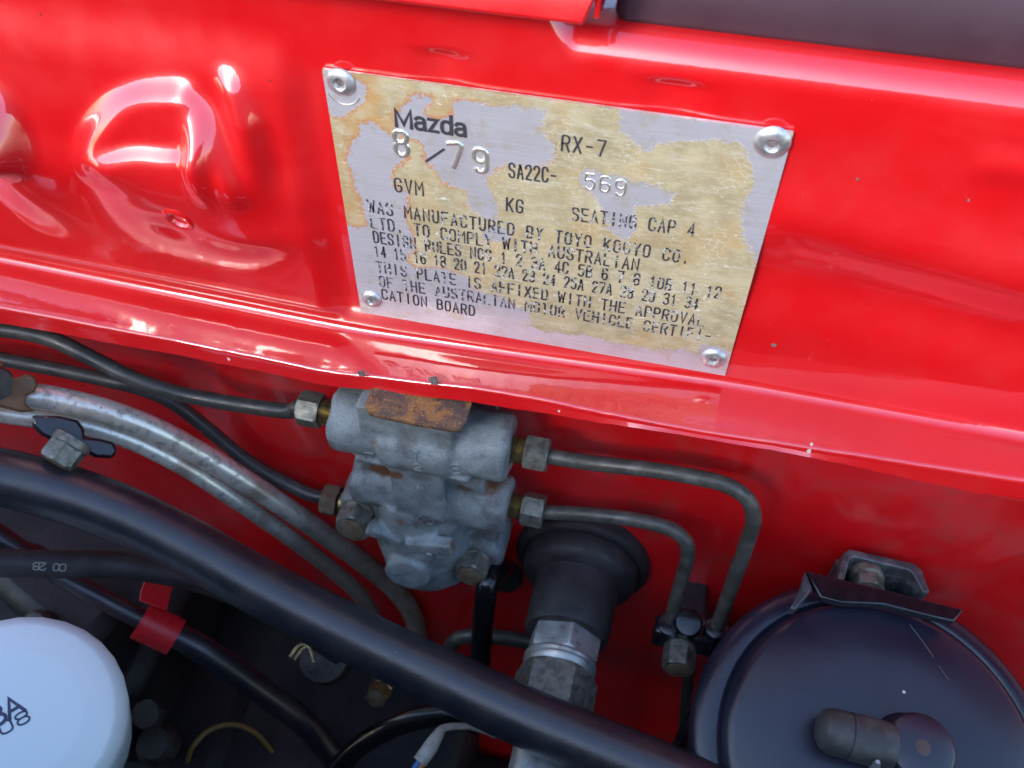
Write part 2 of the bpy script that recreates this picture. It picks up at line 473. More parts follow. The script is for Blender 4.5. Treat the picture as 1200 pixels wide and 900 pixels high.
def panel_h(x, z):
    """how far the pressed panel stands out towards the camera"""
    h = 0.0032 * sstep(-0.0035, -0.0125, x)
    c = at(185, 175, 0)
    # terraces left of the plate, shaped for their highlights
    def blob(px, py, rx, rz, A, p=2):
        q = at(px, py, 0)
        return A * np.exp(-(np.abs((x - q[0]) / rx) ** p + np.abs((z - q[2]) / rz) ** p))
    def ridge(pts, A, s):
        d = poly_dist(x, z, pxl(pts))
        return A * np.exp(-(d / s) ** 2)
    h = h + np.array([np.interp(-b, -DZ, DH[:, min(max(int((a - DX[0]) / (DX[1] - DX[0])), 0), len(DX) - 1)]) for a, b in zip(np.broadcast_to(x, np.shape(z)).ravel(), np.ravel(z))]).reshape(np.shape(x + z))
    # swage towards the bottom of the left field
    h = h + blob(300, 262, 0.016, 0.006, 0.0016)
    h = h - blob(215, 250, 0.006, 0.004, 0.0010)
    # pressed notches at the top of the plate
    # soft waves in the right half
    h = h + ridge([(935, 255), (1050, 285), (1210, 330)], 0.0022, 0.009)
    h = h - ridge([(900, 330), (1080, 370), (1210, 400)], 0.0020, 0.011)
    h = h + ridge([(1085, 131), (1150, 146), (1210, 160)], 0.0007, 0.0016)
    h = h + ridge([(970, 118), (1040, 138), (1120, 162)], 0.00022, 0.0010)
    h = h + ridge([(1170, 190), (1230, 200)], 0.0012, 0.004)
    return h

def notch(x, z):
    r = 0
    for px, py, rx, rz in ((518, 66, 0.0052, 0.0085), (790, 106, 0.0062, 0.0085)):
        q = at(px, py, 0); r = r + 0.0015 * np.exp(-(np.abs((x - q[0]) / rx) ** 2 + np.abs((z - q[2]) / rz) ** 2))
    return r

def build_panel():
    xs = np.arange(-0.26, 0.3201, 0.0011)
    rows = []
    ks = np.exp(-(np.arange(-24, 25) / 10.0) ** 2); ks /= ks.sum()
    zc, ze, zl = (np.convolve(np.pad(q(xs), 24, 'edge'), ks, 'valid') for q in (z_crease, z_edge, z_lip))
    wob = np.array([0.0004 * mnoise.noise(Vector((x * 60, 0.3, 0))) + 0.00015 * mnoise.noise(Vector((x * 260, 5.3, 0))) for x in xs])
    def row(Y, Z, keep=0.0):
        rows.append(np.stack([xs, Y * np.ones_like(xs), Z * np.ones_like(xs)], 1))
    Rsh = 0.0064
    ZS = Z_SH + 0.017 * sstep(0.0575, 0.044, xs)
    for Y in (0.09, 0.07, 0.05, 0.035, 0.022, 0.014, 0.009): row(Y, ZS + 0.02 * (Y - Rsh))
    for k in range(13):
        a = math.pi / 2 * k / 12
        row(Rsh - Rsh * math.sin(a), ZS - Rsh + Rsh * math.cos(a))
    z0 = ZS - Rsh
    Rf = 0.0028
    NV = 130
    for k in range(1, NV + 1):
        Z = z0 + (zc + Rf - z0) * k / NV
        fade = sstep(0, 0.016, Z_SH - Rsh - Z) * sstep(0, 0.007, Z - zc - Rf)
        row(-panel_h(xs, Z) * fade + notch(xs, Z) * sstep(0, 0.003, Z_SH - Rsh - Z), Z)
    for k in range(1, 9):
        a = math.pi / 2 * k / 8
        row(-Rf + Rf * math.cos(a), zc + Rf - Rf * math.sin(a))
    Re = 0.0014
    for k in range(1, 13):
        t = k / 12
        row(-Rf + (YE + Re + Rf) * t, zc + (ze - zc) * t + wob * t + 0.0005 * np.sin(math.pi * t))
    for k in range(1, 9):
        a = math.pi / 2 * k / 8
        row(YE + Re - Re * math.sin(a), ze + wob - Re + Re * math.cos(a))
    for k in range(1, 6):
        row(YE - 0.0002 * k, (ze + wob - Re) + (zl + wob * 1.5 - ze - wob + Re) * k / 5)
    row(YE - 0.0003, zl + wob * 1.5 - 0.0006)
    row(YE + 0.0006, zl + wob * 1.5 - 0.0007)
    for Y in (YE + 0.0012, YE + 0.008, 0.004, 0.012): row(Y, (zl if Y < YE + 0.002 else zl + 0.0015) + wob)
    g = Geo()
    R = [[tuple(p) for p in r] for r in rows]
    n = len(xs)
    g.v = [p for r in R for p in r]
    hole = at(215, 250, -0.006)
    for i in range(len(R) - 1):
        for j in range(n - 1):
            q = (i * n + j, (i + 1) * n + j, (i + 1) * n + j + 1, i * n + j + 1)
            p = g.v[q[0]]
            if 20 < i < 145 and math.hypot(p[0] + 0.0005 - hole[0], p[2] - hole[2]) < 0.0027: continue
            g.f.append(q)
    return g, hole
pg, HOLE = build_panel()
panel = mk('cowl_panel', pg, M['red'], loc=(0, 0, 0), sharp=60)
tag(panel, 'glossy red painted pressed cowl panel carrying the metal plate', kind='structure')
g = Geo()
hv = np.array([p for p in pg.v if abs(p[0] - HOLE[0]) < 0.004 and abs(p[2] - HOLE[2]) < 0.004 and p[1] > -0.03])
hy = float(np.median(hv[:, 1])) if len(hv) else -0.004
A_ = np.c_[hv[:, 0] - HOLE[0], hv[:, 2] - HOLE[2], np.ones(len(hv))]
co = np.linalg.lstsq(A_, hv[:, 1], rcond=None)[0]
hn = unit([co[0], -1.0, co[1]])
hc = np.array([HOLE[0], co[2], HOLE[2]])
g.lathe([(0.0052, -0.0006), (0.0046, 0.0001), (0.0038, 0.0005), (0.0030, 0.0003), (0.0024, -0.0008), (0.0021, -0.0025)], hc, hn, 32)
g.f.pop()
mk('hole_rim', g, M['red'], panel)
g = Geo(); g.lathe([(0.0030, -0.0070), (0.0023, -0.0022), (0.0001, -0.0050)], hc, hn, 24); mk('hole_recess', g, M['hole'], panel)
# chips in the paint along the folded edge
def chip(p, nrm, r, mat):
    a, u, w = frame(nrm)
    n = 14; rr = [r * random.uniform(0.65, 1.15) for _ in range(n)]
    ring = [np.asarray(p) + a * 0.00006 + rr[k] * (math.cos(6.283 * k / n) * u + math.sin(6.283 * k / n) * w) for k in range(n)]
    ring2 = [np.asarray(p) - a * 0.0004 + 1.05 * rr[k] * (math.cos(6.283 * k / n) * u + math.sin(6.283 * k / n) * w) for k in range(n)]
    g = Geo(); g.grid([ring2, ring], True); g.f.append(tuple(range(n, 2 * n)))
    return mk('paint_chip', g, mat, panel)
for (px, py, r, m) in [(423, 438, 0.0012, 'chip'), (508, 447, 0.0015, 'chip'), (948, 529, 0.0006, 'chip_white'), (268, 421, 0.0005, 'chip_white'), (951, 521, 0.0004, 'chip_white'), (655, 482, 0.0004, 'chip_white')]:
    p = at(px, py, YE - 0.0005); chip(p, (0, -1, 0.25), r, M[m])
for (px, py, r, m) in [(332, 364, 0.0004, 'chip_white'), (370, 410, 0.0004, 'chip_white')]:
    p = at(px, py, YE * 0.5); p[2] = float(np.interp(0.5, [0, 1], [z_crease(p[0]), z_edge(p[0])])) + 0.0004; chip(p, (0, -0.1, 1), r, M[m])
for (px, py, r, m) in [(907, 405, 0.0007, 'chip'), (1005, 210, 0.0004, 'chip'), (1135, 235, 0.0003, 'chip')]:
    q = at(px, py, 0.0); p = at(px, py, -float(panel_h(np.array([q[0]]), np.array([q[2]]))[0]) - 0.0001); chip(p, (0, -1, 0), r, M[m])

# ------------------------------------------------------------------ firewall below the ledge
def fw_y(z):
    return 0.008 - 0.10 * (-0.095 - z)
def fw_h(x, z):
    P = lambda pts: [(p[0], p[2]) for p in smooth_path([at(a, b, 0.0) for a, b in pts], 5)]
    h = 0.0016 * np.exp(-(poly_dist(x, z, P([(1060, 705), (1120, 686), (1230, 645)])) / 0.0035) ** 2)
    h = h + 0.003 * sstep(0.20, 0.23, x)
    h = h - 0.010 * sstep(-0.05, -0.085, x) * sstep(-0.11, -0.14, z)
    h = h + 0.0025 * np.exp(-(((x + 0.06) / 0.03) ** 2 + ((z + 0.112) / 0.008) ** 2))
    return h
def build_fw():
    xs = np.linspace(-0.45, 0.42, 220); zs = np.concatenate([np.linspace(-0.078, -0.3, 110), np.linspace(-0.31, -0.62, 16)])
    g = Geo(); rows = []
    for z in zs:
        h = fw_h(xs, np.full_like(xs, z))
        w = np.array([0.0012 * mnoise.noise(Vector((x * 14, z * 14, 2.0))) + 0.0005 * mnoise.noise(Vector((x * 45, z * 45, 4.0))) for x in xs])
        rows.append([(x, fw_y(z) - a + b, z) for x, a, b in zip(xs, h, w)])
    g.grid(rows)
    g.f = [tuple(reversed(q)) for q in g.f]
    return g
fw = mk('firewall', build_fw(), M['red_dirty'], loc=(0, 0, 0), sharp=70)
tag(fw, 'shaded dusty red firewall below the folded ledge', kind='structure')
def fwp(px, py, off=0.0):
    """point on the firewall plane (off = metres out from it)"""
    d = ray(px, py); nrm = np.array([0, -1, 0.10]); nrm = nrm
    # plane: y - fw_y(z) + off = 0
    k = -(CAM[1] - (0.008 + 0.10 * 0.095 + 0.10 * CAM[2]) + off) / (d[1] - 0.10 * d[2])
    return CAM + d * k

# ------------------------------------------------------------------ red folded cover and dark seal at the top
e0, e1 = at(300, -22, -0.010), at(683, 30, -0.010)
zb = e1[2]
g = Geo()
x0, x1 = -0.26, e1[0]
prof = [(-0.0100, zb), (-0.0106, zb + 0.0006), (-0.0085, zb + 0.0100), (-0.0055, zb + 0.0135), (0.0, zb + 0.0150), (0.06, zb + 0.0190), (0.06, zb + 0.0178), (0.0, zb + 0.0138), (-0.0048, zb + 0.0124), (-0.0075, zb + 0.0094), (-0.0092, zb + 0.0002)]
g.extrude([(x0, y, z) for y, z in prof], (x1 - x0, 0, 0))
g.v = [(p[0] + (0.0035 if (abs(p[0] - x1) < 1e-6 and p[2] > zb + 0.005) else 0), p[1], p[2]) for p in g.v]
cover = mk('cowl_cover', g, M['red'], bevel=0.0004)
tag(cover, 'red folded sheet metal cover edge overhanging the panel at the top', 'cover')
g = Geo()
g.box((x1 + 0.0022, 0.02, zb + 0.0068), [(1, 0, 0), (0, 1, 0), (0, 0, 1)], (0.0006, 0.028, 0.0062))
mk('end_flange', g, M['red'], cover, bevel=0.0003)

g = Geo()
sx0, sx1 = x1 + 0.004, 0.32
sy = 0.040; szb = Z_SH - 0.0015
ring = []
cs = [(0.0085, szb), (0.0072, szb + 0.003), (0.0085, szb + 0.012), (0.012, szb + 0.022), (0.020, szb + 0.031), (0.040, szb + 0.036), (0.062, szb + 0.034), (0.064, szb)]
g.extrude([(sx0, y, z) for y, z in cs], (sx1 - sx0, 0, 0))
seal = mk('cowl_seal', g, M['seal'], bevel=0.0025)
tag(seal, 'dark purple grey vinyl cowl strip along the top right', 'seal')

# ------------------------------------------------------------------ identification plate
PW, PH, PT = 0.105, 0.0763933, 0.0009
YP = -0.0013
plate = thing('compliance_plate', 'worn aluminium identification plate with printed lettering riveted to red panel', 'plate', (PW / 2, 0, -PH))
BARE = [
 [(487,109),(510,111),(497,128),(512,136),(532,132),(535,114),(642,124),(636,148),(652,165),(650,185),(635,192),(590,192),(570,205),(587,245),(582,254),(567,250),(548,235),(550,220),(520,207),(510,195),(498,180),(502,165),(490,160),(465,152),(464,130),(478,120)],
 [(422,140),(442,140),(457,155),(478,162),(480,180),(460,195),(460,215),(480,222),(478,240),(480,262),(490,290),(478,300),(490,310),(520,312),(545,318),(555,335),(590,345),(600,350),(620,362),(625,378),(640,385),(700,390),(720,398),(790,408),(800,406),(852,415),(860,445),(420,372),(400,262),(404,255),(420,263),(432,262),(425,235),(416,210),(418,200),(410,180),(412,165),(424,155)],
 [(375,70),(432,95),(433,103),(425,120),(400,135),(386,130)],
 [(725,122),(727,150),(747,165),(755,174),(765,172),(775,162),(815,160),(845,162),(865,165),(872,175),(882,195),(882,220),(870,232),(868,255),(872,275),(880,290),(893,310),(945,152)],
 [(678,203),(692,195),(708,203),(738,205),(790,222),(788,234),(745,240),(746,265),(735,275),(715,265),(705,232),(682,215)],
 [(565,268),(580,262),(600,268),(590,280),(570,280)],
 [(820,398),(862,410),(850,440),(810,432)],
]
def plate_uv(px, py):
    p = at(px, py, 0.0)
    return p[0], p[2]
def inside(x, z, poly):
    r = np.zeros(x.shape, bool); n = len(poly)
    for i in range(n):
        x0, z0 = poly[i]; x1, z1 = poly[(i + 1) % n]
        c = ((z0 > z) != (z1 > z)) & (x < (x1 - x0) * (z - z0) / (z1 - z0 + 1e-15) + x0)
        r ^= c
    return r
def build_plate():
    nx, nz = 231, 169
    X, Z = np.meshgrid(np.linspace(0, PW, nx), np.linspace(0, -PH, nz))
    sd = np.full(X.shape, -9.0)
    for poly in BARE:
        P = [plate_uv(a, b) for a, b in poly]
        d = poly_dist(X, Z, P + [P[0]]) * 1000
        sd = np.maximum(sd, np.where(inside(X, Z, P), d, -d))
    sd = np.clip(sd, -3, 3)
    stain = np.exp(-np.clip(X - 0.012, 0, 1) / 0.026) * 0.85 + 0.3 * np.exp(-((X - 0.035) / 0.02) ** 2 - ((Z + 0.012) / 0.012) ** 2) + 0.25 * np.exp(-((X - 0.098) / 0.02) ** 2 - ((Z + 0.02) / 0.02) ** 2)
    bow = 0.0003 * np.sin(math.pi * X / PW) * 0 + 0.00025 * ((X / PW - 0.5) ** 2 + (Z / PH + 0.5) ** 2)
    g = Geo()
    rows = [[(X[i, j], YP - bow[i, j], Z[i, j]) for j in range(nx)] for i in range(nz)]
    g.grid(rows)
    g.f = [tuple(reversed(q)) for q in g.f]
    # rolled edge and back
    per = [(0, j) for j in range(nx)] + [(i, nx - 1) for i in range(1, nz)] + [(nz - 1, j) for j in range(nx - 2, -1, -1)] + [(i, 0) for i in range(nz - 2, 0, -1)]
    b = len(g.v); n = len(per)
    g.v += [(X[i, j], YP + PT, Z[i, j]) for i, j in per]
    for k in range(n):
        i0, i1 = per[k], per[(k + 1) % n]
        g.f.append((i0[0] * nx + i0[1], i1[0] * nx + i1[1], b + (k + 1) % n, b + k))
    o = mk('plate', g, M['plate'], plate, sharp=50)
    me = o.data
    a = me.attributes.new('lacquer', 'FLOAT', 'POINT'); vals = np.full(len(me.vertices), 1.0); vals[:nx * nz] = sd.ravel(); a.data.foreach_set('value', vals)
    a = me.attributes.new('stain', 'FLOAT', 'POINT'); vals = np.zeros(len(me.vertices)); vals[:nx * nz] = stain.ravel(); a.data.foreach_set('value', vals)
build_plate()

for i, (px, py, s) in enumerate([(399, 97, 1.0), (905, 168, 1.12), (836, 421, 1.0), (435, 351, 0.85)]):
    c = at(px, py, YP - 0.0006); c[1] = YP
    g = Geo()
    s *= 1.0
    g.lathe([(0.0034 * s, 0.0), (0.0035 * s, 0.0003), (0.0032 * s, 0.0008), (0.0024 * s, 0.00125), (0.0016 * s, 0.0014), (0.00125 * s, 0.0012), (0.0010 * s, 0.0006), (0.0009 * s, 0.0004)], c, (0, -1, 0), 36)
    rv = mk('rivet', g, M['alu'], plate)
    g = Geo(); g.lathe([(0.00105 * s, 0.00045), (0.0009 * s, 0.00062), (0.0005 * s, 0.00068)], c, (0, -1, 0), 20)
    mk('rivet_core', g, M['chip'], rv)
# half-moon tool mark under the top left rivet
g = Geo()
c = at(402, 103, YP); pts = [c + np.array([0.0042 * math.cos(a), -0.00005, 0.0042 * math.sin(a)]) for a in np.linspace(rad(205), rad(335), 12)]
g.tube(pts, 0.00022, 8, 2); mk('tool_mark', g, M['alu_emb'], plate)

GL = {
 'A': [[(0,0),(2,6),(4,0)],[(0.75,2),(3.25,2)]], 'B': [[(0,0),(0,6),(2.8,6),(3.8,5.2),(3.8,4),(2.8,3.2),(0,3.2)],[(2.8,3.2),(4,2.4),(4,.8),(2.8,0),(0,0)]],
 'C': [[(4,4.6),(4,5.2),(3,6),(1,6),(0,5),(0,1),(1,0),(3,0),(4,.8),(4,1.4)]], 'D': [[(0,0),(0,6),(2.8,6),(4,4.8),(4,1.2),(2.8,0),(0,0)]],
 'E': [[(4,6),(0,6),(0,0),(4,0)],[(0,3.1),(3.2,3.1)]], 'F': [[(4,6),(0,6),(0,0)],[(0,3.1),(3.2,3.1)]],
 'G': [[(4,4.6),(4,5.2),(3,6),(1,6),(0,5),(0,1),(1,0),(3,0),(4,1),(4,2.8),(2.2,2.8)]], 'H': [[(0,0),(0,6)],[(4,0),(4,6)],[(0,3.1),(4,3.1)]],
 'I': [[(2,0),(2,6)]], 'K': [[(0,0),(0,6)],[(4,6),(0.2,2.4)],[(1.4,3.4),(4,0)]], 'L': [[(0,6),(0,0),(4,0)]],
 'M': [[(-0.3,0),(-0.3,6),(2,2.6),(4.3,6),(4.3,0)]], 'N': [[(0,0),(0,6),(4,0),(4,6)]], 'O': [[(0,1),(0,5),(1,6),(3,6),(4,5),(4,1),(3,0),(1,0),(0,1)]],
 'P': [[(0,0),(0,6),(3,6),(4,5),(4,3.8),(3,2.8),(0,2.8)]], 'R': [[(0,0),(0,6),(3,6),(4,5),(4,3.8),(3,2.9),(0,2.9)],[(2.2,2.9),(4,0)]],
 'S': [[(4,4.7),(4,5.2),(3,6),(1,6),(0,5.2),(0,4),(1,3.2),(3,2.9),(4,2),(4,.8),(3,0),(1,0),(0,.8),(0,1.3)]], 'T': [[(0,6),(4,6)],[(2,6),(2,0)]],
 'U': [[(0,6),(0,1),(1,0),(3,0),(4,1),(4,6)]], 'V': [[(0,6),(2,0),(4,6)]], 'W': [[(-0.5,6),(0.7,0),(2,4.6),(3.3,0),(4.5,6)]], 'X': [[(0,0),(4,6)],[(0,6),(4,0)]],
 'Y': [[(0,6),(2,3),(4,6)],[(2,3),(2,0)]], '-': [[(0.6,2.9),(3.4,2.9)]], '.': [[(1.6,0),(1.6,0.9)]], '/': [[(0,0),(4,6)]],
 '0': [[(0,1),(0,5),(1,6),(3,6),(4,5),(4,1),(3,0),(1,0),(0,1)]], '1': [[(0.9,4.8),(2.1,6),(2.1,0)]], '2': [[(0,4.6),(0,5.1),(1,6),(3,6),(4,5.1),(4,4),(0,0.1),(4,0)]],
 '3': [[(0,5.2),(1,6),(3,6),(4,5.1),(4,4),(3,3.2),(1.6,3.2)],[(3,3.2),(4,2.3),(4,.9),(3,0),(1,0),(0,.8)]], '4': [[(3,0),(3,6),(0,1.6),(4,1.6)]],
 '5': [[(3.8,6),(0.3,6),(0.1,3.3),(1,3.8),(3,3.8),(4,2.9),(4,.9),(3,0),(1,0),(0,.8)]], '6': [[(3.7,5.2),(3,6),(1,6),(0,5),(0,1),(1,0),(3,0),(4,1),(4,2.5),(3,3.4),(1,3.4),(0,2.6)]],
 '7': [[(0,6),(4,6),(1.5,0)]], '8': [[(1,3.2),(0,4),(0,5.2),(1,6),(3,6),(4,5.2),(4,4),(3,3.2),(1,3.2),(0,2.3),(0,.9),(1,0),(3,0),(4,.9),(4,2.3),(3,3.2)]],
 '9': [[(0.3,.8),(1,0),(3,0),(4,1),(4,5),(3,6),(1,6),(0,5),(0,3.6),(1,2.7),(3,2.7),(4,3.4)]],
}
ROUND = set('BCDGOPRSU0235689')
def chaikin(P):
    P = [np.array(p, float) for p in P]
    closed = np.allclose(P[0], P[-1]) and len(P) > 3
    out = [P[0]] if not closed else []
    for a, b in zip(P[:-1], P[1:]):
        L = np.linalg.norm(b - a)
        k = min(0.25, 0.5 / max(L, 1e-6))
        out += [a + (b - a) * k, b - (b - a) * k]
    if closed: out.append(out[0])
    else: out.append(P[-1])
    return out
def ribbon(g, P, wd, place):
    """flat mitred stroke; place maps 2-D to 3-D"""
    P = [np.array(p, float) for p in P]
    closed = np.allclose(P[0], P[-1]) and len(P) > 3
    if closed: P = P[:-1]
    n = len(P); L, R_ = [], []
    for i in range(n):
        a = P[i - 1] if (i > 0 or closed) else None
        c = P[(i + 1) % n] if (i < n - 1 or closed) else None
        d1 = unit(P[i] - a) if a is not None else None
        d2 = unit(c - P[i]) if c is not None else None
        if d1 is None: d1 = d2
        if d2 is None: d2 = d1
        t = d1 + d2
        if np.linalg.norm(t) < 0.3: t = d1
        t = unit(t); nr = np.array([-t[1], t[0]])
        k = 1 / max(0.55, abs(nr @ np.array([-d1[1], d1[0]])))
        q = P[i]
        if not closed and i == 0: q = q - d2 * wd * 0.5
        if not closed and i == n - 1: q = q + d1 * wd * 0.5
        L.append(q + nr * wd * 0.5 * k); R_.append(q - nr * wd * 0.5 * k)
    v = [place(p) for p in L] + [place(p) for p in R_]
    f = [(i, n + i, n + (i + 1) % n, (i + 1) % n) for i in range(n if closed else n - 1)]
    g.add(v, f)
def stroke_line(g, text, place, w, h, pitch, stroke, jitter=0.0):
    """place(u, v, k): u along the line, v up, metres; k layers"""
    for i, ch in enumerate(text):
        if ch == ' ' or ch not in GL: continue
        for k, P in enumerate(GL[ch]):
            Q = chaikin(P) if ch in ROUND else P
            Q = [(i * pitch + q[0] / 4 * w, q[1] / 6 * h) for q in Q]
            ribbon(g, Q, stroke, lambda p, k=k: place(p[0], p[1], k))
def plate_text(text, a, b, h=0.0037, w=0.00142, mat='ink_worn', name='lettering', stroke=0.00047):
    """a, b: left and right middle of the line in the photograph"""
    A, B = at(*a, YP), at(*b, YP)
    n = len(text)
    L = np.linalg.norm(B - A)
    pitch = (L - w) / max(1, n - 1)
    w = min(w, pitch * 0.60)
    d = unit(B - A); up = np.array([-d[2], 0, d[0]])
    g = Geo()
    stroke_line(g, text, lambda u, v, k: A + d * u + up * (v - h / 2) + np.array([0, -0.00017 - 0.000012 * k, 0]), w, h, pitch, stroke)
    return mk(name, g, M[mat], plate)
plate_text('RX-7', (659, 167), (709, 174), 0.0040, 0.0016, 'ink_good')
plate_text('SA22C-', (597, 199), (653, 206), 0.0040, 0.0015, 'ink_good')
plate_text('GVM', (463, 216), (495, 221), 0.0040, 0.0016, 'ink_good')
plate_text('KG', (594, 239), (613, 242), 0.0038, 0.0016, 'ink_good')
plate_text('SEATING CAP 4', (671, 250), (814, 269))
plate_text('WAS MANUFACTURED BY TOYO KOGYO CO.', (432, 241), (808, 302))
plate_text('LTD. TO COMPLY WITH AUSTRALIAN', (435, 260), (748, 310))
plate_text('DESIGN RULES NOS 1 2 3A 4C 5B 6 7 8 10B 11 12', (438, 277), (845, 343))
plate_text('14 15 16 18 20 21 22A 23 24 25A 27A 28 29 31 34', (439, 293), (819, 356))
plate_text('THIS PLATE IS AFFIXED WITH THE APPROVAL', (442, 312), (825, 376))
plate_text('OF THE AUSTRALIAN MOTOR VEHICLE CERTIFI-', (445, 329), (833, 394))
plate_text('CATION BOARD', (448, 344), (556, 364), mat='ink_good')
# the maker's name in a rounder bold face
LOW = {'M': (6.2, [[(0,0),(0,7.2),(3.1,1.0),(6.2,7.2),(6.2,0)]]),
 'a': (3.6, [[(0.2,4.3),(0.9,5.0),(2.7,5.0),(3.6,4.2),(3.6,0)],[(3.6,2.9),(1.0,2.8),(0,2.1),(0,0.8),(0.9,0),(2.4,0),(3.6,0.9)]]),
 'z': (3.4, [[(0,5.0),(3.4,5.0),(0,0),(3.5,0)]]),
 'd': (3.8, [[(3.8,7.4),(3.8,0)],[(3.8,4.0),(2.8,5.0),(1.0,5.0),(0,4.0),(0,1.0),(1.0,0),(2.8,0),(3.8,1.0)]])}
A, B = at(465, 147, YP), at(545, 159, YP)
d = unit(B - A); up = np.array([-d[2], 0, d[0]])
adv = sum(LOW[c][0] for c in 'Mazda') + 4 * 1.9
ku = np.linalg.norm(B - A) / adv; kv = 0.0044 / 7.2
g = Geo(); x_ = 0.0
for ch in 'Mazda':
    for k, P in enumerate(LOW[ch][1]):
        Q = [np.array(((x_ + q[0]) * ku, q[1] * kv)) for q in P]
        if ch in 'ad' and len(Q) > 3:
            Q2 = [Q[0]]
            for a0, b0 in zip(Q[:-1], Q[1:]): Q2 += [a0 + (b0 - a0) * 0.25, b0 - (b0 - a0) * 0.25]
            Q = Q2 + [Q[-1]]
        ribbon(g, Q, 0.00088, lambda p, k=k: A + d * p[0] + up * p[1] + np.array([0, -0.0002 - 0.000012 * k, 0]))
    x_ += LOW[ch][0] + 1.9
mk('maker_name', g, M['ink_good'], plate)
# slash between month and year, and the struck figures
A, B = at(499, 189, YP), at(521, 174, YP)
g = Geo(); dd = B - A
nn = unit(np.array([-dd[2], 0, dd[0]])) * 0.0003
g.add([A + nn, A - nn, B - nn, B + nn], [(0, 1, 2, 3)]); g.v = [(p[0], p[1] - 0.0002, p[2]) for p in g.v]
mk('slash_mark', g, M['ink_good'], plate)
def struck(ch, px, py, h, w, r):
    c = at(px, py, YP); A, B = at(px - 10, py - 1.4, YP), at(px + 10, py + 1.4, YP)
    d = unit(B - A); up = np.array([-d[2], 0, d[0]])
    g = Geo()
    for P in GL[ch]:
        Q = chaikin(P) if ch in ROUND else P
        g.tube([c + d * (q[0] / 4 - .5) * w + up * (q[1] / 6 - .5) * h + np.array([0, r * 0.42, 0]) for q in Q], r, 12, 3)
    return mk('struck_figure', g, M['alu_emb'], plate)
struck('8', 470, 168, 0.0066, 0.0030, 0.00085)
struck('7', 533, 183, 0.0066, 0.0034, 0.00085)
struck('9', 563, 188, 0.0062, 0.0030, 0.00085)
for ch, px, py in (('5', 691, 213), ('6', 709, 216), ('9', 727, 220)): struck(ch, px, py, 0.0042, 0.0022, 0.00042)

# ------------------------------------------------------------------ brake valve block
YB = -0.0125
def bolt(parent, c, axis, af, L, mat='zinc_dull', flange=0.0, rot=0.2, name='bolt'):
    g = Geo()
    c = np.asarray(c, float); a = unit(axis)
    if flange: g.lathe([(flange * 0.98, -0.0012), (flange, 0.0), (flange * 0.97, 0.0012), (af * 0.5, 0.0018)], c, a, 32)
    g.hexa(c + a * 0.0012 * (1 if flange else 0), a, af, L, 0.14, rot)
    b = mk(name, g, M[mat], parent, sharp=25)
    e = Geo(); e.lathe([(af * 0.40, L + 0.0008), (af * 0.40, L + 0.0014), (af * 0.33, L + 0.00165)], c, a, 24)
    mk('bolt_face', e, M['rust_end'], b)
    return b
ua, ub = at(396, 488, YB), at(600, 526, YB)
la, lb = at(412, 577, YB + 0.001), at(598, 592, YB + 0.001)
la[2] = lb[2] + 0.001
ua[2] = ub[2] + 0.0005
bx = np.array([1.0, 0, 0])
valve = thing('brake_valve', 'grey blue cast brake valve block bolted under the red ledge', 'valve', (0.5 * (ua[0] + ub[0]), fw_y(la[2]), la[2] - 0.025))
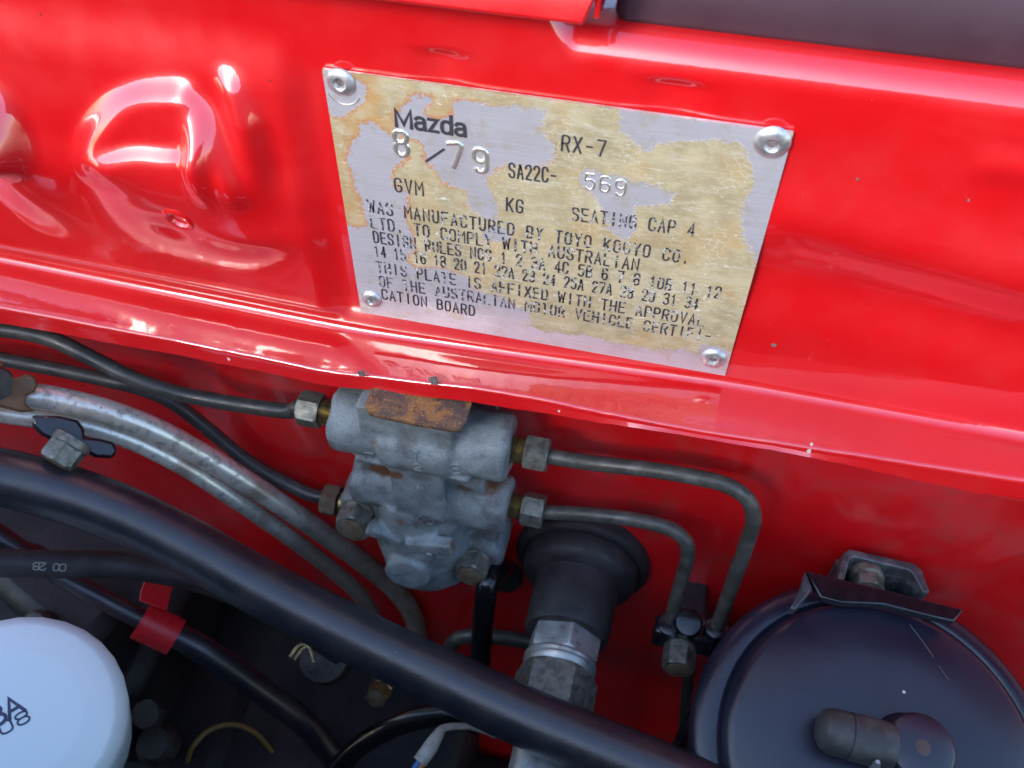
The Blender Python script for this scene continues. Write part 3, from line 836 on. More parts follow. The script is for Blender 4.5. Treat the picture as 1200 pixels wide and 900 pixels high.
def build_valve():
    g = Geo()
    def cyl(a, b, r, ch=0.0014, n=40):
        a, b = np.asarray(a, float), np.asarray(b, float); L = np.linalg.norm(b - a)
        g.lathe([(r - ch, 0), (r, ch), (r, L - ch), (r - ch, L)], a, b - a, n)
    RU, RL = 0.0108, 0.0098
    cyl(ua, ub, RU); cyl(la + [0.004, 0, 0], lb, RL)
    yb = fw_y(la[2]) - 0.001
    mid = 0.5 * (ua + ub); mlo = 0.5 * (la + lb)
    # web between the bores
    zc = 0.5 * (mid[2] + mlo[2])
    g.box((mid[0] - 0.001, 0.5 * (yb + YB), zc), np.eye(3), (0.021, 0.5 * abs(yb - YB) + 0.0035, 0.5 * (mid[2] - mlo[2])))
    # raised boss in the middle of the upper bore
    cyl((mid[0] - 0.011, YB - 0.002, mid[2]), (mid[0] + 0.012, YB - 0.002, mid[2]), 0.0112)
    zt_ = 0.5 * (at(428, 482, YB - 0.0115)[2] + at(545, 497, YB - 0.0115)[2]) - 0.002
    g.box((mid[0] - 0.002, YB + 0.001, 0.5 * (mid[2] + zt_)), np.eye(3), (0.0145, 0.011, 0.5 * (zt_ - mid[2])))
    # small cast pads
    for dx in (-0.015, 0.013): g.box((mid[0] + dx, YB - 0.008, mid[2] - 0.0075), [(1, 0, 0), (0, 1, 0.6), (0, -0.6, 1)], (0.0042, 0.0022, 0.0034))
    # long spout below the bores
    c = at(500, 628, YB + 0.002)
    zb_ = at(508, 676, YB - 0.004)[2]
    cx = c[0] - 0.0005
    Ls = abs(mlo[2] - zb_)
    g.lathe([(0.0160, 0), (0.0182, Ls * 0.35), (0.0190, Ls * 0.62), (0.0176, Ls - 0.0055), (0.0145, Ls - 0.002), (0.009, Ls)], (cx, YB + 0.004, mlo[2]), (0.03, 0.0, -1), 40)
    g.lathe([(0.0085, -0.004), (0.0085, 0.0012), (0.0075, 0.002)], (cx - 0.001, YB - 0.0148, mlo[2] - Ls * 0.60), (0, -1, 0.1), 30)
    g.box((cx + 0.008, YB - 0.0135, mlo[2] - Ls * 0.22), [(1, 0, 0.25), (0, 1, 0), (-0.25, 0, 1)], (0.0085, 0.0024, 0.0028))
    g.box((cx - 0.009, YB - 0.0120, mlo[2] - Ls * 0.25), [(1, 0, -0.5), (0, 1, 0), (0.5, 0, 1)], (0.0060, 0.0024, 0.0026))
    g.box((mid[0], YB - 0.0095, zc), np.eye(3), (0.0085, 0.0016, 0.5 * (mid[2] - mlo[2])))
    # bolt lugs
    lug1 = at(424, 596, YB - 0.002); lug2 = at(560, 650, YB - 0.002)
    for c, r in ((lug1, 0.0086), (lug2, 0.0092)):
        cyl((c[0], yb, c[2]), (c[0], YB - 0.003, c[2]), r)
        m = np.array([mid[0], 0, 0.5 * (mlo[2] + c[2])])
    g.box((0.5 * (lug1[0] + mid[0]), 0.5 * (yb + YB), 0.5 * (lug1[2] + mlo[2]) + 0.002), np.eye(3), (0.5 * abs(lug1[0] - mid[0]), 0.5 * abs(yb - YB), 0.0075))
    g.box((0.5 * (lug2[0] + mid[0]) + 0.003, 0.5 * (yb + YB), 0.5 * (lug2[2] + mlo[2])), np.eye(3), (0.012, 0.5 * abs(yb - YB) + 0.001, 0.5 * abs(lug2[2] - mlo[2])))
    me = bpy.data.meshes.new('tmp'); me.from_pydata(g.v, [], g.f)
    o = bpy.data.objects.new('tmp', me); scene.collection.objects.link(o)
    r = o.modifiers.new('r', 'REMESH'); r.mode = 'VOXEL'; r.voxel_size = 0.00062
    s = o.modifiers.new('s', 'SMOOTH'); s.iterations = 7; s.factor = 0.5
    dg = bpy.context.evaluated_depsgraph_get()
    m2 = bpy.data.meshes.new_from_object(o.evaluated_get(dg))
    bpy.data.objects.remove(o)
    NR = [tuple(v.normal) for v in m2.vertices]
    VV = [tuple(v.co) for v in m2.vertices]
    VV = [Vector(c) + Vector(n) * (0.00032 * mnoise.noise(Vector(c) * 260) + 0.0005 * mnoise.noise(Vector(c) * 110)) for c, n in zip(VV, NR)]
    G2 = Geo(); G2.v = [tuple(v) for v in VV]; G2.f = [tuple(p.vertices) for p in m2.polygons]
    ob = mk('casting', G2, M['cast'], valve, sharp=180)
    v = np.array(G2.v)
    q = at(448, 551, YB - 0.008)
    rust = 1.5 * np.exp(-(((v[:, 0] - q[0]) / 0.006) ** 2 + ((v[:, 2] - q[2]) / 0.0032) ** 2))
    q2 = at(585, 566, YB - 0.008)
    rust += 0.55 * np.exp(-(((v[:, 0] - q2[0]) / 0.010) ** 2 + ((v[:, 2] - q2[2]) / 0.002) ** 2))
    a = ob.data.attributes.new('rust', 'FLOAT', 'POINT'); a.data.foreach_set('value', rust)
    return ob, lug1, lug2, v
casting, LUG1, LUG2, CV = build_valve()
from mathutils.bvhtree import BVHTree
cbvh = BVHTree.FromPolygons([Vector(v) for v in CV], [tuple(p.vertices) for p in casting.data.polygons])
def hit(px, py, bvh=None):
    d = Vector(ray(px, py)).normalized()
    r = (bvh or cbvh).ray_cast(Vector(CAM), d)
    return (np.array(r[0]), np.array(r[1])) if r[0] is not None else (None, None)
# rust blooms on the casting
_rust = np.zeros(len(CV))
for px, py_, r_, a_r in ((447, 551, 0.0052, 1.5), (462, 556, 0.0040, 1.2), (575, 566, 0.0060, 0.9), (545, 572, 0.0040, 0.8), (470, 612, 0.0045, 0.75), (530, 640, 0.0050, 0.7), (440, 520, 0.004, 0.7)):
    q, _n = hit(px, py_)
    if q is not None: _rust = np.maximum(_rust, a_r * np.exp(-(((CV - q) / np.array([r_, r_ * 1.2, r_ * 0.6])) ** 2).sum(1)))
casting.data.attributes['rust'].data.foreach_set('value', _rust)
# raised casting marks
def cast_mark(px, py, text, h, pitch_px, dy=0):
    p, nr = hit(px, py)
    if p is None: return
    nr = unit(nr)
    d = unit(np.array([1.0, 0, 0]) - nr * nr[0]); up = np.cross(d, nr) * -1
    if up[2] < 0: up = -up
    g = Geo()
    for i, ch in enumerate(text):
        for P in GL.get(ch, []):
            g.tube([p + d * (i * pitch_px + (q[0] / 4 - .5) * h * 0.62) + up * (q[1] / 6 - .5) * h + nr * 0.00006 for q in P], 0.00045, 8, 2)
    mk('cast_mark', g, M['cast'], valve)
for px, py, tx, h in ((434, 535, 'E', 0.0042), (487, 534, 'T', 0.003), (490, 547, 'Z', 0.003), (534, 549, 'E', 0.0042), (493, 570, 'AV', 0.003), (492, 608, '45', 0.0036), (503, 649, '-', 0.004)):
    cast_mark(px, py, tx.replace('Z', '2'), h, h * 0.95)
# rusted mounting tab on top
g = Geo()
tz = 0.0
corners = [(432, 440), (560, 452), (554, 470), (546, 494), (538, 498), (436, 484), (428, 477)]
yt = YB - 0.0115
P3 = []
pa, pb = at(428, 482, yt), at(545, 497, yt)
zt0 = 0.5 * (pa[2] + pb[2]) - 0.0010
x0t, x1t = pa[0], pb[0]
prof = [(yt, zt0), (yt + 0.0008, zt0 + 0.0012), (yt + 0.0095, zt0 + 0.0024), (yt + 0.024, zt0 + 0.0026)]
rows = []
for (y, z), k in zip(prof, (0.0012, 0.0, 0, 0)):
    rows.append([(x0t + k, y, z), (x0t + 0.004, y - 0.0003, z), (0.5 * (x0t + x1t), y - 0.0005, z - 0.0002), (x1t - 0.004, y - 0.0003, z), (x1t - k, y, z)])
rows = [[(p[0], p[1] + 0.0006, p[2] - 0.0010) for p in rows[0]]] + rows
g.grid(rows)
tab = mk('rusted_tab', g, M['rust'], valve, sharp=60)
so = tab.modifiers.new('solid', 'SOLIDIFY'); so.thickness = 0.0012; so.offset = 1
tag(tab, 'rust brown steel tab on top of the casting')
bv = tab.modifiers.new('bevel', 'BEVEL'); bv.width = 0.0006; bv.segments = 2
bolt(valve, (LUG1[0] - 0.0002, YB - 0.0035, LUG1[2]), (0.0, -1, 0.12), 0.0115, 0.0068, 'zinc_dull', 0.0068, 0.5)
bolt(valve, (LUG2[0] - 0.0004, YB - 0.0035, LUG2[2]), (0.0, -1, 0.10), 0.0108, 0.0066, 'zinc_dull', 0.0062, 0.3)

# ------------------------------------------------------------------ brake lines with flare nuts
def flare(parent, p, axis, af=0.0105, L=0.0072, thread=0.006, mat='zinc_dull', rot=0.0, gold=True):
    """p: outer end of the port; axis points away from the block"""
    a = unit(axis); p = np.asarray(p, float)
    g = Geo(); pr = [(0.0040, -0.004)]
    for k in range(7):
        t = 0.0002 + thread * k / 7
        pr += [(0.0043, t), (0.0038, t + thread / 14)]
    pr += [(0.0040, thread + 0.0012)]
    g.lathe(pr, p, a, 28)
    nut = mk('flare_nut', (lambda q: q.hexa(p + a * thread, a, af, L, 0.10, rot, True))(Geo()), M[mat], parent, sharp=25)
    mk('thread', g, M['zinc_gold'], nut, sharp=20)
    return p + a * (thread + L)
LR = 0.00245
GB = 'brake lines at the valve block'
def brake_line(label, pts, r, mat, port, axis, thread, nutmat, rot=0.0, af=0.0105, L=0.0072, group=GB, n=9):
    t = thing('brake_line', label, 'brake line', port, group)
    e = flare(t, port, axis, af, L, thread, nutmat, rot)
    g = Geo(); g.tube([np.asarray(port) + unit(axis) * thread, e] + pts, r, 18, n)
    mk('pipe', g, M[mat], t)
    return t
# right upper
bp1, bp2 = fwp(838, 742, 0.020), fwp(783, 738, 0.020)
p = ub + bx * 0.0
yy = p[1]
brake_line('steel brake line from upper right port, the longer bent pipe', [at(690, 542, yy), at(760, 550, yy), at(820, 560, yy), at(853, 569, yy), at(876, 585, yy - 0.0005), at(883, 608, yy - 0.001), at(876, 634, yy - 0.0015), (at(876, 634, yy - 0.0015) * 0.5 + bp1 * 0.5) * 1.0, bp1], LR, 'line', p, bx, 0.0042, 'zinc_dull', 0.1, af=0.0100)
p = lb + bx * 0.0
yy = p[1]
brake_line('steel brake line from lower right port, the shorter bent pipe', [at(680, 602, yy), at(730, 607, yy), at(768, 614, yy), at(792, 623, yy), at(805, 638, yy - 0.0005), at(805, 656, yy - 0.001), at(800, 675, yy - 0.0015), bp2], LR, 'line', p, bx, 0.0042, 'zinc_dull', 0.4, af=0.0100)
# left upper: runs straight out of the frame above the other one
p = ua - bx * 0.0005
yu = p[1]
brake_line('black coated brake line from upper left port passing over the other', [at(330, 481, yu), at(233, 466, yu - 0.001), at(187, 455, yu - 0.0025), at(150, 441, yu - 0.003), at(110, 421, yu - 0.002), at(67, 400, yu - 0.001), at(30, 390, yu), at(-10, 385, yu), at(-120, 372, yu + 0.002)], 0.0026, 'coated', p, -bx, 0.0045, 'zinc_dull', 0.25, af=0.0100)
p = at(401, 589, YB + 0.004)
yl = 0.0
brake_line('black coated brake line dipping to the lower left port', [at(385, 584, p[1]), at(360, 578, p[1]), at(317, 557, p[1] + 0.002), at(283, 535, p[1] + 0.004), at(233, 494, p[1] + 0.006), at(200, 470, p[1] + 0.0055), at(167, 456, p[1] + 0.0055), at(133, 447, p[1] + 0.005), at(67, 433, p[1] + 0.005), at(-10, 419, p[1] + 0.005), at(-120, 400, p[1] + 0.005)], 0.0026, 'coated', p, -bx, 0.001, 'rust_end', 0.1, L=0.006)
# ------------------------------------------------------------------ bracket holding the two right lines
cb = fwp(800, 752, 0.021)
br = thing('line_bracket', 'small black clamp holding both right brake lines, with zinc bolt', 'bracket', cb - np.array([0, -0.02, 0.006]))
g = Geo()
q0, q1 = fwp(765, 740, 0.020), fwp(842, 752, 0.020)
m_ = 0.5 * (q0 + q1)
g.box(m_, [(1, 0, 0), (0, 1, 0), (0, 0, 1)], (0.5 * abs(q1[0] - q0[0]), 0.0035, 0.0055))
g.box(m_ + np.array([0, 0.012, 0]), np.eye(3), (0.006, 0.012, 0.004))
mk('clamp', g, M['black_paint'], br, bevel=0.0012)
for bp in (bp1, bp2):
    g = Geo(); g.lathe([(0.0034, -0.006), (0.0042, -0.0055), (0.0042, 0.0045), (0.0034, 0.005)], (bp[0], bp[1], bp[2]), (0, 0, 1), 24); mk('collar', g, M['black_paint'], br)
g = Geo(); pc = fwp(806, 731, 0.021); g.lathe([(0.005, -0.006), (0.005, 0.001), (0.0042, 0.0022), (0.002, 0.0026)], pc, (0, -0.3, 1), 24); mk('knob', g, M['black_paint'], br)
bolt(br, fwp(797, 760, 0.024), (0, -1, 0.05), 0.010, 0.007, 'zinc_dull', 0.0058)
g = Geo(); g.tube([fwp(808, 765, 0.014), fwp(806, 800, 0.014), fwp(802, 845, 0.014), fwp(798, 900, 0.014)], 0.0024, 14, 5)
tag(mk('brake_line', g, M['line']), 'short steel line dropping below the small clamp', 'brake line', GB)
g = Geo(); g.tube([fwp(524, 790, 0.012), fwp(526, 762, 0.012), fwp(540, 747, 0.012), fwp(575, 746, 0.012), fwp(620, 752, 0.012), fwp(680, 765, 0.012)], 0.0031, 14, 6)
tag(mk('brake_line', g, M['line']), 'dim thin steel line running behind the rubber boot', 'brake line', GB)

# ------------------------------------------------------------------ galvanised pipes
def py(px, pyy, w, dia):
    return atD(px, pyy, FPX * dia / w)
g = Geo()
g.tube([atD(20, 462, 0.318), atD(60, 467, 0.317), atD(120, 481, 0.316), atD(180, 503, 0.320), atD(240, 535, 0.328), atD(300, 572, 0.338), atD(360, 612, 0.352), atD(420, 655, 0.368), atD(462, 690, 0.382), atD(484, 722, 0.394), atD(490, 765, 0.41), atD(488, 830, 0.44)], 0.0041, 22, 8)
big = mk('fuel_pipe', g, M['silver']); tag(big, 'thicker galvanised pipe curving down the firewall', 'pipe', 'galvanised pipes')
g = Geo()
g.tube([atD(-60, 470, 0.322), atD(0, 483, 0.322), atD(60, 492, 0.322), atD(110, 501, 0.322), atD(160, 518, 0.325), atD(220, 549, 0.332), atD(280, 588, 0.343), atD(340, 630, 0.358), atD(390, 668, 0.374), atD(424, 700, 0.388), atD(440, 735, 0.402), atD(444, 800, 0.43)], 0.0033, 20, 8)
small = mk('fuel_pipe', g, M['silver']); tag(small, 'thinner galvanised pipe below the thicker one', 'pipe', 'galvanised pipes')
# brown clamp and black clip on them
t = thing('pipe_clamp', 'brown steel clamp strap at the left edge over the pipes', 'clamp', atD(20, 470, 0.32))
c0 = atD(60, 467, 0.317); ax = unit(atD(60, 467, 0.317) - atD(20, 462, 0.318))
g = Geo()
a_, u_, w_ = frame(ax)
def loftpx(pts, D, thick):
    """flat pressing: outline seen from the front, given real thickness away from the camera"""
    P = [atD(a, b, D if not hasattr(D, '__len__') else D[i]) for i, (a, b) in enumerate(pts)]
    n_ = np.cross(P[1] - P[0], P[len(P) // 2] - P[0]); n_ = unit(n_)
    if n_ @ (np.mean(P, 0) - CAM) < 0: n_ = -n_
    return P, n_ * thick
P, dv = loftpx([(-30, 425), (3, 422), (6, 436), (18, 443), (30, 438), (40, 440), (45, 450), (41, 459), (31, 464), (30, 474), (41, 482), (24, 483), (-30, 470)], 0.309, 0.003)
g.extrude(P, dv)
mk('strap', g, M['brown'], t, bevel=0.0008)
g = Geo(); g.hexa(atD(-12, 445, 0.305), unit(CAM - atD(-12, 445, 0.305)) + np.array([0, 0, -0.3]), 0.010, 0.006, 0.14); mk('bolt', g, M['dull_tone'], t)
t = thing('pipe_clip', 'black pipe clip with zinc hex bolt under the galvanised pipes', 'clip', atD(85, 520, 0.325))
P, dv = loftpx([(37, 486), (70, 487), (92, 492), (99, 503), (99, 512), (118, 514), (134, 518), (138, 527), (133, 537), (112, 536), (98, 528), (84, 520), (62, 516), (48, 510), (38, 500)], 0.3085, 0.004)
g = Geo(); g.extrude(P, dv); mk('clip_plate', g, M['black_paint'], t, bevel=0.001)
bolt(t, atD(84, 519, 0.306), (-0.25, -1, -0.25), 0.0098, 0.0062, 'zinc_dull', 0.0060, 0.1)

# ------------------------------------------------------------------ big vacuum hose and smaller hoses
g = Geo()
HD = 0.300
g.tube([atD(-160, 540, 0.33), atD(-60, 548, 0.318), atD(40, 568, 0.312), atD(130, 597, 0.307), atD(220, 640, 0.303), atD(320, 696, 0.300), atD(420, 747, 0.297), atD(520, 795, 0.294), atD(620, 842, 0.291), atD(720, 884, 0.290), atD(820, 925, 0.290), atD(900, 965, 0.292)], [0.0088 * (1 + random.uniform(-0.018, 0.018)) for _ in range(26)], 30, 10)
tag(mk('vacuum_hose', g, M['rubber']), 'thick black rubber hose sweeping across the foreground', 'hose')
g = Geo()
g.tube([atD(-80, 652, 0.345), atD(-10, 659, 0.342), atD(60, 661, 0.338), atD(130, 662, 0.336), atD(190, 669, 0.335), atD(250, 684, 0.337), atD(320, 715, 0.345), atD(400, 765, 0.36)], 0.0046, 22, 8)
th = thing('fuel_hose', 'slim black hose with grey upside down printing at left', 'hose', atD(60, 661, 0.34))
mk('hose', g, M['rubber_old'], th)
# printing CO 2B, upside down along the hose
A, B = atD(77, 665, 0.3285), atD(41, 663, 0.3285)
d = unit(B - A); nv = unit(CAM - A); up = unit(np.cross(nv, d))
g = Geo()
stroke_line(g, 'CO 2B', lambda u, v, k: A + d * u + up * (v - 0.001) + nv * (0.0015 + 0.00002 * k), 0.0016, 0.0022, np.linalg.norm(B - A) / 4.6, 0.00032)
mk('hose_print', g, M['print_grey'], th)
g = Geo()
g.tube([atD(-60, 590, 0.36), atD(0, 630, 0.358), atD(60, 668, 0.356), atD(120, 702, 0.354), atD(170, 728, 0.352), atD(230, 757, 0.354), atD(300, 805, 0.37), atD(360, 850, 0.39), atD(400, 900, 0.41)], [0.0042, 0.0040, 0.0034, 0.0034, 0.0034, 0.0048, 0.005, 0.005, 0.005], 18, 8)
cable = tag(mk('control_cable', g, M['rubber']), 'black sleeved cable running through the red clip', 'cable')
# red clip round the cable
t = thing('cable_clip', 'bright red plastic clip round the black cable', 'clip', atD(185, 735, 0.352))
cc = atD(186, 736, 0.352); ax = unit(atD(230, 757, 0.353) - atD(170, 728, 0.352))
nv = unit(CAM - cc); sd_ = unit(np.cross(ax, nv)); nv = np.cross(sd_, ax)
rows_o, rows_i = [], []
g = Geo()
upv = np.array([0, 0, 1.0])
for (r, rows) in ((0.0082, rows_o), (0.0070, rows_i)):
    pass
def clip_pt(ang, r, s):
    return cc + ax * s + r * (math.cos(ang) * nv + math.sin(ang) * sd_)
angs = np.linspace(rad(-215), rad(62), 26)
sgn = 1 if (sd_ @ (RC @ np.array([0, 1.0, 0]))) > 0 else -1
outer = [[clip_pt(a * -sgn, 0.0070, s) for a in angs] for s in (-0.0068, 0.0068)]
inner = [[clip_pt(a * -sgn, 0.0060, s) for a in angs] for s in (-0.0068, 0.0068)]
g.grid(outer); g.grid(inner)
g.grid([outer[0], inner[0]]); g.grid([outer[1], inner[1]])
g.grid([[outer[0][0], outer[1][0]], [inner[0][0], inner[1][0]]]); g.grid([[outer[0][-1], outer[1][-1]], [inner[0][-1], inner[1][-1]]])
mk('clip_band', g, M['red_clip'], t)
P, dv = loftpx([(166, 700), (200, 704), (203, 684), (222, 640), (194, 632), (178, 660), (165, 690)], 0.358, 0.0015)
P = [atD(a, b, D) for (a, b), D in zip([(163, 704), (196, 716), (203, 684), (222, 640), (190, 634), (176, 664), (165, 692)], (0.347, 0.347, 0.353, 0.36, 0.36, 0.355, 0.35))]
g = Geo(); g.extrude(P, dv); mk('clip_strap', g, M['red_clip'], t, bevel=0.0004)

# ------------------------------------------------------------------ rubber boot with hex fittings
o = fwp(683, 652, 0.0)
t = thing('firewall_boot', 'dark rubber grommet boot on the firewall with two stacked hex fittings', 'fitting', o + np.array([0, 0, -0.028]))
bax = unit([-0.005, -1, 0.02])
g = Geo()
s = 0.0250
g.lathe([(s, -0.004), (s, 0.0020), (s * 0.97, 0.0036), (s * 0.90, 0.0042), (s * 0.865, 0.0040), (s * 0.855, 0.0028), (s * 0.845, 0.0045), (s * 0.83, 0.0085), (s * 0.78, 0.0108), (s * 0.66, 0.0122), (s * 0.615, 0.0125), (s * 0.605, 0.0135), (s * 0.60, 0.020), (s * 0.585, 0.0315), (s * 0.56, 0.0330), (s * 0.48, 0.0335)], o, bax, 56)
mk('boot', g, M['rubber_old'], t, sharp=50)
zz = [(0.0122, 0.0420), (0.0125, 0.0429), (0.0119, 0.0437), (0.0125, 0.0446), (0.0118, 0.0454), (0.0112, 0.0475)]
mk('hex_nut', (lambda q: q.hexa(o + bax * 0.0325, bax, 0.0222, 0.0100, 0.12, 0.35, True))(Geo()), M['zinc'], t, sharp=25)
g2 = Geo(); g2.lathe([(0.008, 0.041)] + zz, o, bax, 40); mk('collar', g2, M['zinc'], t)
mk('hex_nut', (lambda q: q.hexa(o + bax * 0.0470, bax, 0.0240, 0.0175, 0.10, 0.10, True))(Geo()), M['zinc_dull'], t, sharp=25)
g2 = Geo(); g2.lathe([(0.0090, 0.062), (0.0090, 0.090), (0.0078, 0.0915), (0.0078, 0.125)], o, bax, 36); mk('spigot', g2, M['zinc'], t)

# ------------------------------------------------------------------ glossy sleeve and its grommet
t = thing('wiring_sleeve', 'glossy black sleeve hanging from grommet beside the valve block', 'cable', fwp(565, 780, 0.02))
g = Geo(); gc = fwp(592, 668, 0.0)
g.lathe([(0.0075, -0.003), (0.0075, 0.004), (0.0065, 0.006), (0.0035, 0.0065)], gc, (0, -1, 0.1), 30); mk('grommet', g, M['rubber_old'], t)
g = Geo(); g.tube([fwp(592, 668, 0.004), fwp(582, 670, 0.014), fwp(572, 684, 0.022), fwp(568, 710, 0.024), fwp(565, 745, 0.024), fwp(562, 790, 0.024), fwp(556, 850, 0.026)], 0.0041, 18, 8)
mk('sleeve', g, M['gloss_black'], t)

# ------------------------------------------------------------------ black round canister with lid
LC = atD(1030, 890, 0.303)
lax = unit([0.06, -0.20, 1.0])
can = thing('vacuum_canister', 'round black canister with a stepped lid at lower right', 'canister', LC - np.array([0, 0, 0.09]))
RL_ = 0.0540
g = Geo()
g.lathe([(RL_ * 0.70, -0.088), (RL_ * 0.93, -0.012), (RL_, -0.0085), (RL_ * 1.005, -0.0045), (RL_ * 0.985, -0.0015), (RL_ * 0.95, 0.0), (RL_ * 0.885, 0.0010), (RL_ * 0.868, 0.0006), (RL_ * 0.858, -0.0002), (RL_ * 0.848, 0.0004), (RL_ * 0.838, 0.0028), (RL_ * 0.82, 0.0044), (RL_ * 0.79, 0.0054), (RL_ * 0.5, 0.0064), (RL_ * 0.1, 0.0067)], LC, lax, 96)
mk('lid', g, M['lid'], can, sharp=60)
LT = 0.0067
def lidp(px, py_, off=0.0):
    d = ray(px, py_); k = ((LC + lax * (LT + off) - CAM) @ lax) / (d @ lax)
    return CAM + d * k
pc = lidp(1082, 876, 0.010)
post0 = pc - lax * 0.0105
g = Geo(); g.lathe([(0.0112, 0.0), (0.0102, 0.0015), (0.0096, 0.0085), (0.0092, 0.0098), (0.0082, 0.0105), (0.001, 0.0105)], post0, lax, 40)
post = mk('post', g, M['lid'], can, sharp=50)
g = Geo(); g.lathe([(0.0022, 0.0), (0.0018, 0.00008), (0.0003, 0.0001)], post0 + lax * 0.01052, lax, 12); mk('post_stain', g, simple('tan_residue', (0.10, 0.07, 0.06), 0.8, bdist=0.0001, bscale=2000), post)
na, nb = lidp(1046, 876, 0.0065), lidp(957, 852, 0.0065)
g = Geo(); g.tube([pc - lax * 0.004, na], 0.0036, 16, 0); mk('nozzle', g, M['lid'], can)
L_ = np.linalg.norm(nb - na)
g = Geo(); rr = 0.0066
g.lathe([(rr * 0.82, 0.0), (rr * 0.97, 0.0004), (rr, 0.001), (rr * 0.985, L_ * 0.58), (rr * 0.93, L_ * 0.585), (rr * 0.93, L_ * 0.60), (rr * 0.97, L_ * 0.605), (rr * 0.95, L_ * 0.82), (rr * 0.83, L_ * 0.92), (rr * 0.55, L_ * 0.98), (rr * 0.15, L_)], na, nb - na, 32)
mk('rubber_cap', g, M['grey_cap'], can, sharp=30)
# pale scratches on the lid
def scratch(pts, r=0.00012):
    g = Geo(); g.tube([lidp(a, b, -0.00002) for a, b in pts], r, 6, 3); mk('scratch', g, M['print_grey'], can)
scratch([(1066, 732), (1080, 750), (1094, 770)], 0.00007); scratch([(1100, 780), (1112, 797)], 0.00006)
g = Geo(); g.lathe([(0.0005, -0.0001), (0.0005, 0.0003), (0.0002, 0.0005)], lidp(1059, 811), lax, 8); mk('paint_speck', g, M['chip_white'], can)
g = Geo(); g.tube([lidp(1025, 897, 0.006), lidp(1029, 893, 0.012)], [0.0016, 0.0006], 10, 0); mk('hose_clip_tip', g, M['zinc'], can)

# bracket behind the canister
bk = thing('canister_bracket', 'dark galvanised hat shaped bracket with hex bolt behind the canister', 'bracket', fwp(1030, 700, 0.012))
zt_b = atD(1030, 655, 0.315)[2]
def topz(px, py_): return atZ(px, py_, zt_b)
outl = [(979, 692), (988, 648), (996, 643), (1072, 660), (1080, 667), (1090, 694)]
inn = [(1082, 694), (1071, 673), (1066, 668), (1001, 652), (996, 655), (986, 692)]
g = Geo(); g.extrude([topz(a, b) for a, b in outl + inn], (0, 0, -0.022))
mk('hat_channel', g, M['galv_dark'] if 'galv_dark' in M else simple('dark_galvanised', (0.07, 0.072, 0.082), 0.5, metal=0.4, col2=(0.16, 0.17, 0.18), nscale=260, bscale=1200, bdist=0.00008), bk, bevel=0.0005)
gd = bpy.data.materials['dark_galvanised']
g = Geo(); g.box(0.5 * (topz(1035, 655) + topz(1035, 690)) + np.array([0, 0.004, -0.014]), np.eye(3), (0.013, 0.0012, 0.009)); mk('back_plate', g, gd, bk)
bolt(bk, topz(1022, 664) + np.array([0, 0, -0.006]), (0, -1, 0.15), 0.0088, 0.005, 'zinc_dull', 0.0056)
# black winged plate between bracket and lid
g = Geo()
zw = zt_b + 0.002
def wz(px, py_): return atZ(px, py_, zw)
g.extrude([wz(944, 668), (wz(1130, 714)), wz(1118, 728), wz(1090, 722), wz(1035, 708), wz(985, 706), wz(962, 700)], (0, 0, -0.003))
mk('wing_plate', g, M['black_paint'], bk, bevel=0.0005)
g = Geo(); g.extrude([wz(944, 669), wz(938, 690), wz(926, 712), wz(932, 714), wz(952, 690)], (0, 0, -0.004)); mk('wing_end', g, gd, bk, bevel=0.0004)
# black strap at the left of the canister
g = Geo()
P = [atD(a, b, D) for a, b, D in ((834, 800, 0.33), (822, 812, 0.33), (800, 845, 0.325), (783, 880, 0.32), (792, 882, 0.32), (808, 858, 0.325), (830, 822, 0.33))]
g.extrude(P, (0.003, 0.004, -0.02)); tag(mk('canister_strap', g, M['black_paint'], bevel=0.0006), 'narrow black strap rising to the left of the canister', 'strap')

# ------------------------------------------------------------------ white oil filter
FC = atD(14, 843, 0.300)
fax = unit(-unit(ray(28, 852)) * 0.80 + np.array([-0.04, 0, 0.20]))
fl = thing('oil_filter', 'white canister filter with dark stamped letters at bottom left', 'filter', FC - np.array([0, 0, 0.085]))
RF = 0.0297
g = Geo(); 
g.lathe([(RF * 0.985, -0.085), (RF, -0.018), (RF, -0.0090), (RF * 0.985, -0.0062), (RF * 0.90, -0.0016), (RF * 0.86, -0.0006), (RF * 0.70, 0.0002), (RF * 0.63, 0.0011), (RF * 0.58, 0.0014), (RF * 0.1, 0.0016)], FC, fax, 30)
fb = mk('filter_shell', g, M['filter'], fl, sharp=60)
A = None
def filp(px, py_):
    d = ray(px, py_); k = ((FC + fax * 0.00165 - CAM) @ fax) / (d @ fax); return CAM + d * k
for text, a, b, h, w in (('BA', (-14, 845), (24, 823), 0.0050, 0.0040), ('108', (-20, 866), (33, 838), 0.0032, 0.0030)):
    A, B = filp(*a), filp(*b); d = unit(B - A); up = unit(np.cross(fax, d)); g = Geo(); n_ = len(text)
    stroke_line(g, text, lambda u, v, k: A + d * u + up * (v - h / 2) + fax * (0.0001 + 0.00002 * k), w, h, (np.linalg.norm(B - A) - w) / (n_ - 1), 0.0009 if h > 0.004 else 0.00052)
    mk('stamped_lettering', g, M['ink'], fl)

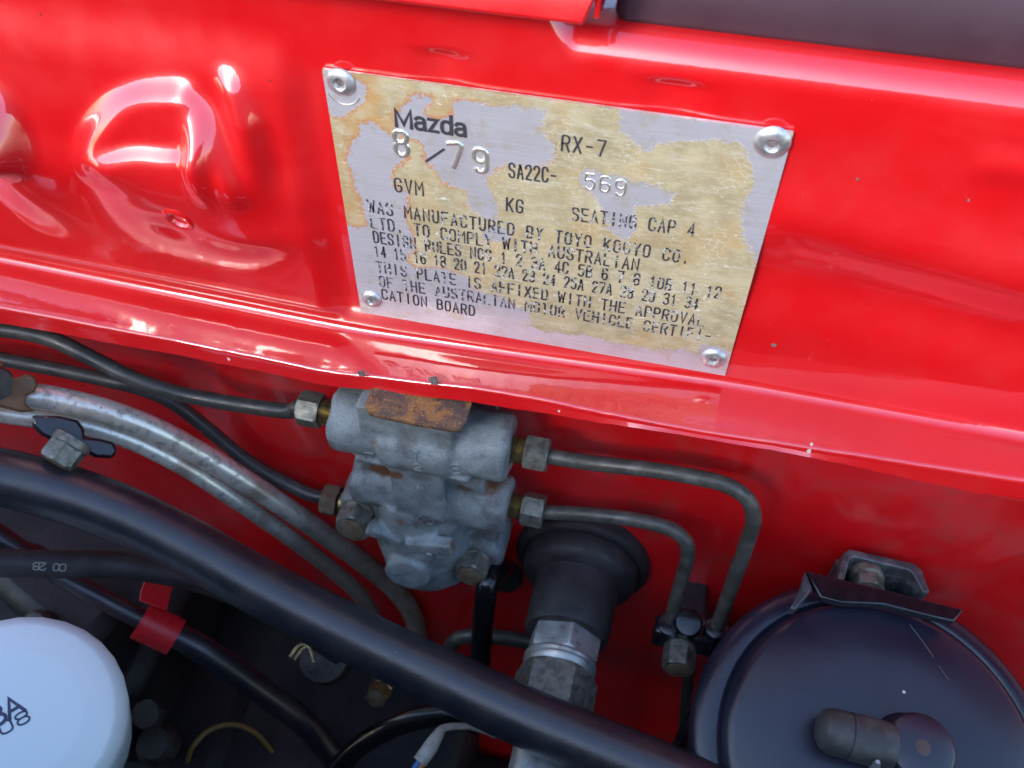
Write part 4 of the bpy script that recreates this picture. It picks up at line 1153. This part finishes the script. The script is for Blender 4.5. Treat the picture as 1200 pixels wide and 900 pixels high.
# ------------------------------------------------------------------ dark engine castings below
eng = thing('engine_block', 'black engine castings deep in shadow below the hoses', 'engine', (-0.1, -0.25, -0.55))
def lump(parts, name):
    g = Geo()
    for p in parts: p(g)
    return mk(name, g, M['black_metal'], eng, bevel=0.006)
lump([lambda g: g.box((-0.02, -0.42, -0.46), np.eye(3), (0.36, 0.40, 0.10))], 'lower_case')
lump([lambda g: g.box((-0.08, -0.50, -0.21), np.eye(3), (0.46, 0.28, 0.12))], 'sky_block_mass')  # unseen engine mass, raised to cut front sky light in the lower bay
lump([lambda g: g.box((-0.13, -0.51, 0.01), np.eye(3), (0.42, 0.205, 0.10))], 'sun_block_mass')  # unseen box added to keep the sun off everything below the ledge
lump([lambda g: g.box((-0.30, -0.035, -0.34), np.eye(3), (0.21, 0.050, 0.10))], 'gearbox_shoulder')
lump([lambda g: g.box((-0.03, -0.035, -0.37), np.eye(3), (0.065, 0.055, 0.085))], 'gearbox_case')
lump([lambda g: g.box((-0.16, -0.09, -0.33), np.eye(3), (0.10, 0.055, 0.05))], 'filter_pedestal')
lump([lambda g: g.lathe([(0.05, 0), (0.055, 0.02), (0.055, 0.08), (0.048, 0.09)], (0.16, -0.075, -0.40), (0, 0, 1), 40)], 'canister_mount')
lump([lambda g: g.lathe([(0.035, 0), (0.04, 0.01), (0.04, 0.05), (0.034, 0.06)], atD(290, 905, 0.46) + np.array([0, 0, -0.06]), (0, 0.1, 1), 40)], 'sensor_housing')
lump([lambda g: g.box(atD(395, 860, 0.46), [(1, 0.3, 0), (-0.3, 1, 0), (0, 0, 1)], (0.018, 0.014, 0.03))], 'rib')
lump([lambda g: g.box(atD(80, 720, 0.42), [(1, -0.4, 0), (0.4, 1, 0), (0, 0, 1)], (0.03, 0.012, 0.02))], 'rib')
lump([lambda g: g.box((0.0, -0.005, -0.42), np.eye(3), (0.30, 0.05, 0.04))], 'bell_housing')
# ---- small things in the shadow
g = Geo(); g.hexa(atD(178, 838, 0.40), (0.1, -0.3, 1), 0.010, 0.008, 0.14); g.lathe([(0.0075, 0), (0.0085, 0.006), (0.006, 0.012)], atD(190, 872, 0.42), (0.1, -0.3, 1), 24)
tag(mk('hose_fitting', g, M['dull_tone']), 'dull grey hex fitting in shadow beside the white filter', 'fitting')
g = Geo(); g.lathe([(0.006, 0), (0.006, 0.008), (0.0045, 0.010), (0.001, 0.0105)], atD(56, 735, 0.40), (0, -0.4, 1), 24)
tag(mk('bolt', g, M['dull_tone']), 'dim round bolt head peeking above the white filter', 'bolt')
t = tag(bolt(None, atD(447, 806, 0.40), (0, -0.8, 0.5), 0.0085, 0.006, 'zinc_gold', 0.005, name='bolt'), 'small zinc bolt just below the thick black hose', 'bolt')
g = Geo(); g.tube([atD(214, 925, 0.45), atD(219, 895, 0.43), atD(226, 875, 0.42), atD(245, 856, 0.42), atD(272, 849, 0.42), atD(298, 858, 0.42), atD(318, 880, 0.425), atD(330, 905, 0.45), atD(334, 930, 0.47)], 0.0011, 10, 8)
tag(mk('ochre_wire', g, M['yellow_wire']), 'thin ochre wire arching in the shadow at bottom', 'wire')
g = Geo()
g.tube([atD(340, 770, 0.335), atD(350, 757, 0.335), atD(361, 757, 0.335), atD(368, 776, 0.335)], 0.0007, 10, 6)
g2 = Geo(); g.tube([atD(345, 773, 0.336), atD(354, 761, 0.336), atD(362, 756, 0.335), atD(366, 745, 0.335)], 0.0006, 10, 6)
tag(mk('spring_clip', g, M['zinc_gold']), 'bent wire spring clip under the thick black hose', 'clip')
g = Geo(); g.lathe([(0.010, 0), (0.011, 0.003), (0.010, 0.012), (0.003, 0.014)], atD(388, 772, 0.40), (0, -0.4, 1), 24)
tag(mk('rubber_plug', g, M['dull_tone']), 'dim brown plug half hidden below the thick hose', 'plug')
g = Geo(); g.tube([atD(380, 935, 0.40), atD(402, 893, 0.385), atD(440, 862, 0.37), atD(490, 842, 0.355), atD(540, 837, 0.345), atD(590, 850, 0.34), atD(640, 880, 0.34)], 0.0042, 18, 8)
tag(mk('arched_hose', g, M['gloss_black']), 'glossy black tube arching below the thick hose at bottom', 'hose')
t = thing('wire_connector', 'white sleeve with blue and brown wires at bottom centre', 'connector', atD(500, 880, 0.33))
g = Geo(); g.tube([atD(492, 893, 0.325), atD(504, 876, 0.325), atD(513, 862, 0.326), atD(521, 853, 0.328), atD(545, 851, 0.332), atD(566, 856, 0.338), atD(580, 862, 0.345)], [0.0025, 0.0026, 0.0020, 0.0013, 0.0011, 0.0010, 0.0009], 16, 6); mk('sleeve', g, M['white_sleeve'], t)
g = Geo(); g.tube([atD(492, 892, 0.326), atD(484, 905, 0.327), atD(470, 940, 0.335)], 0.0012, 12, 5); mk('wire', g, M['blue_wire'], t)
g = Geo(); g.tube([atD(496, 894, 0.3245), atD(490, 908, 0.326), atD(480, 940, 0.335)], 0.0010, 12, 5); mk('wire', g, M['orange_wire'], t)

for o in bpy.data.objects:
    if '_loc' in o: del o['_loc']
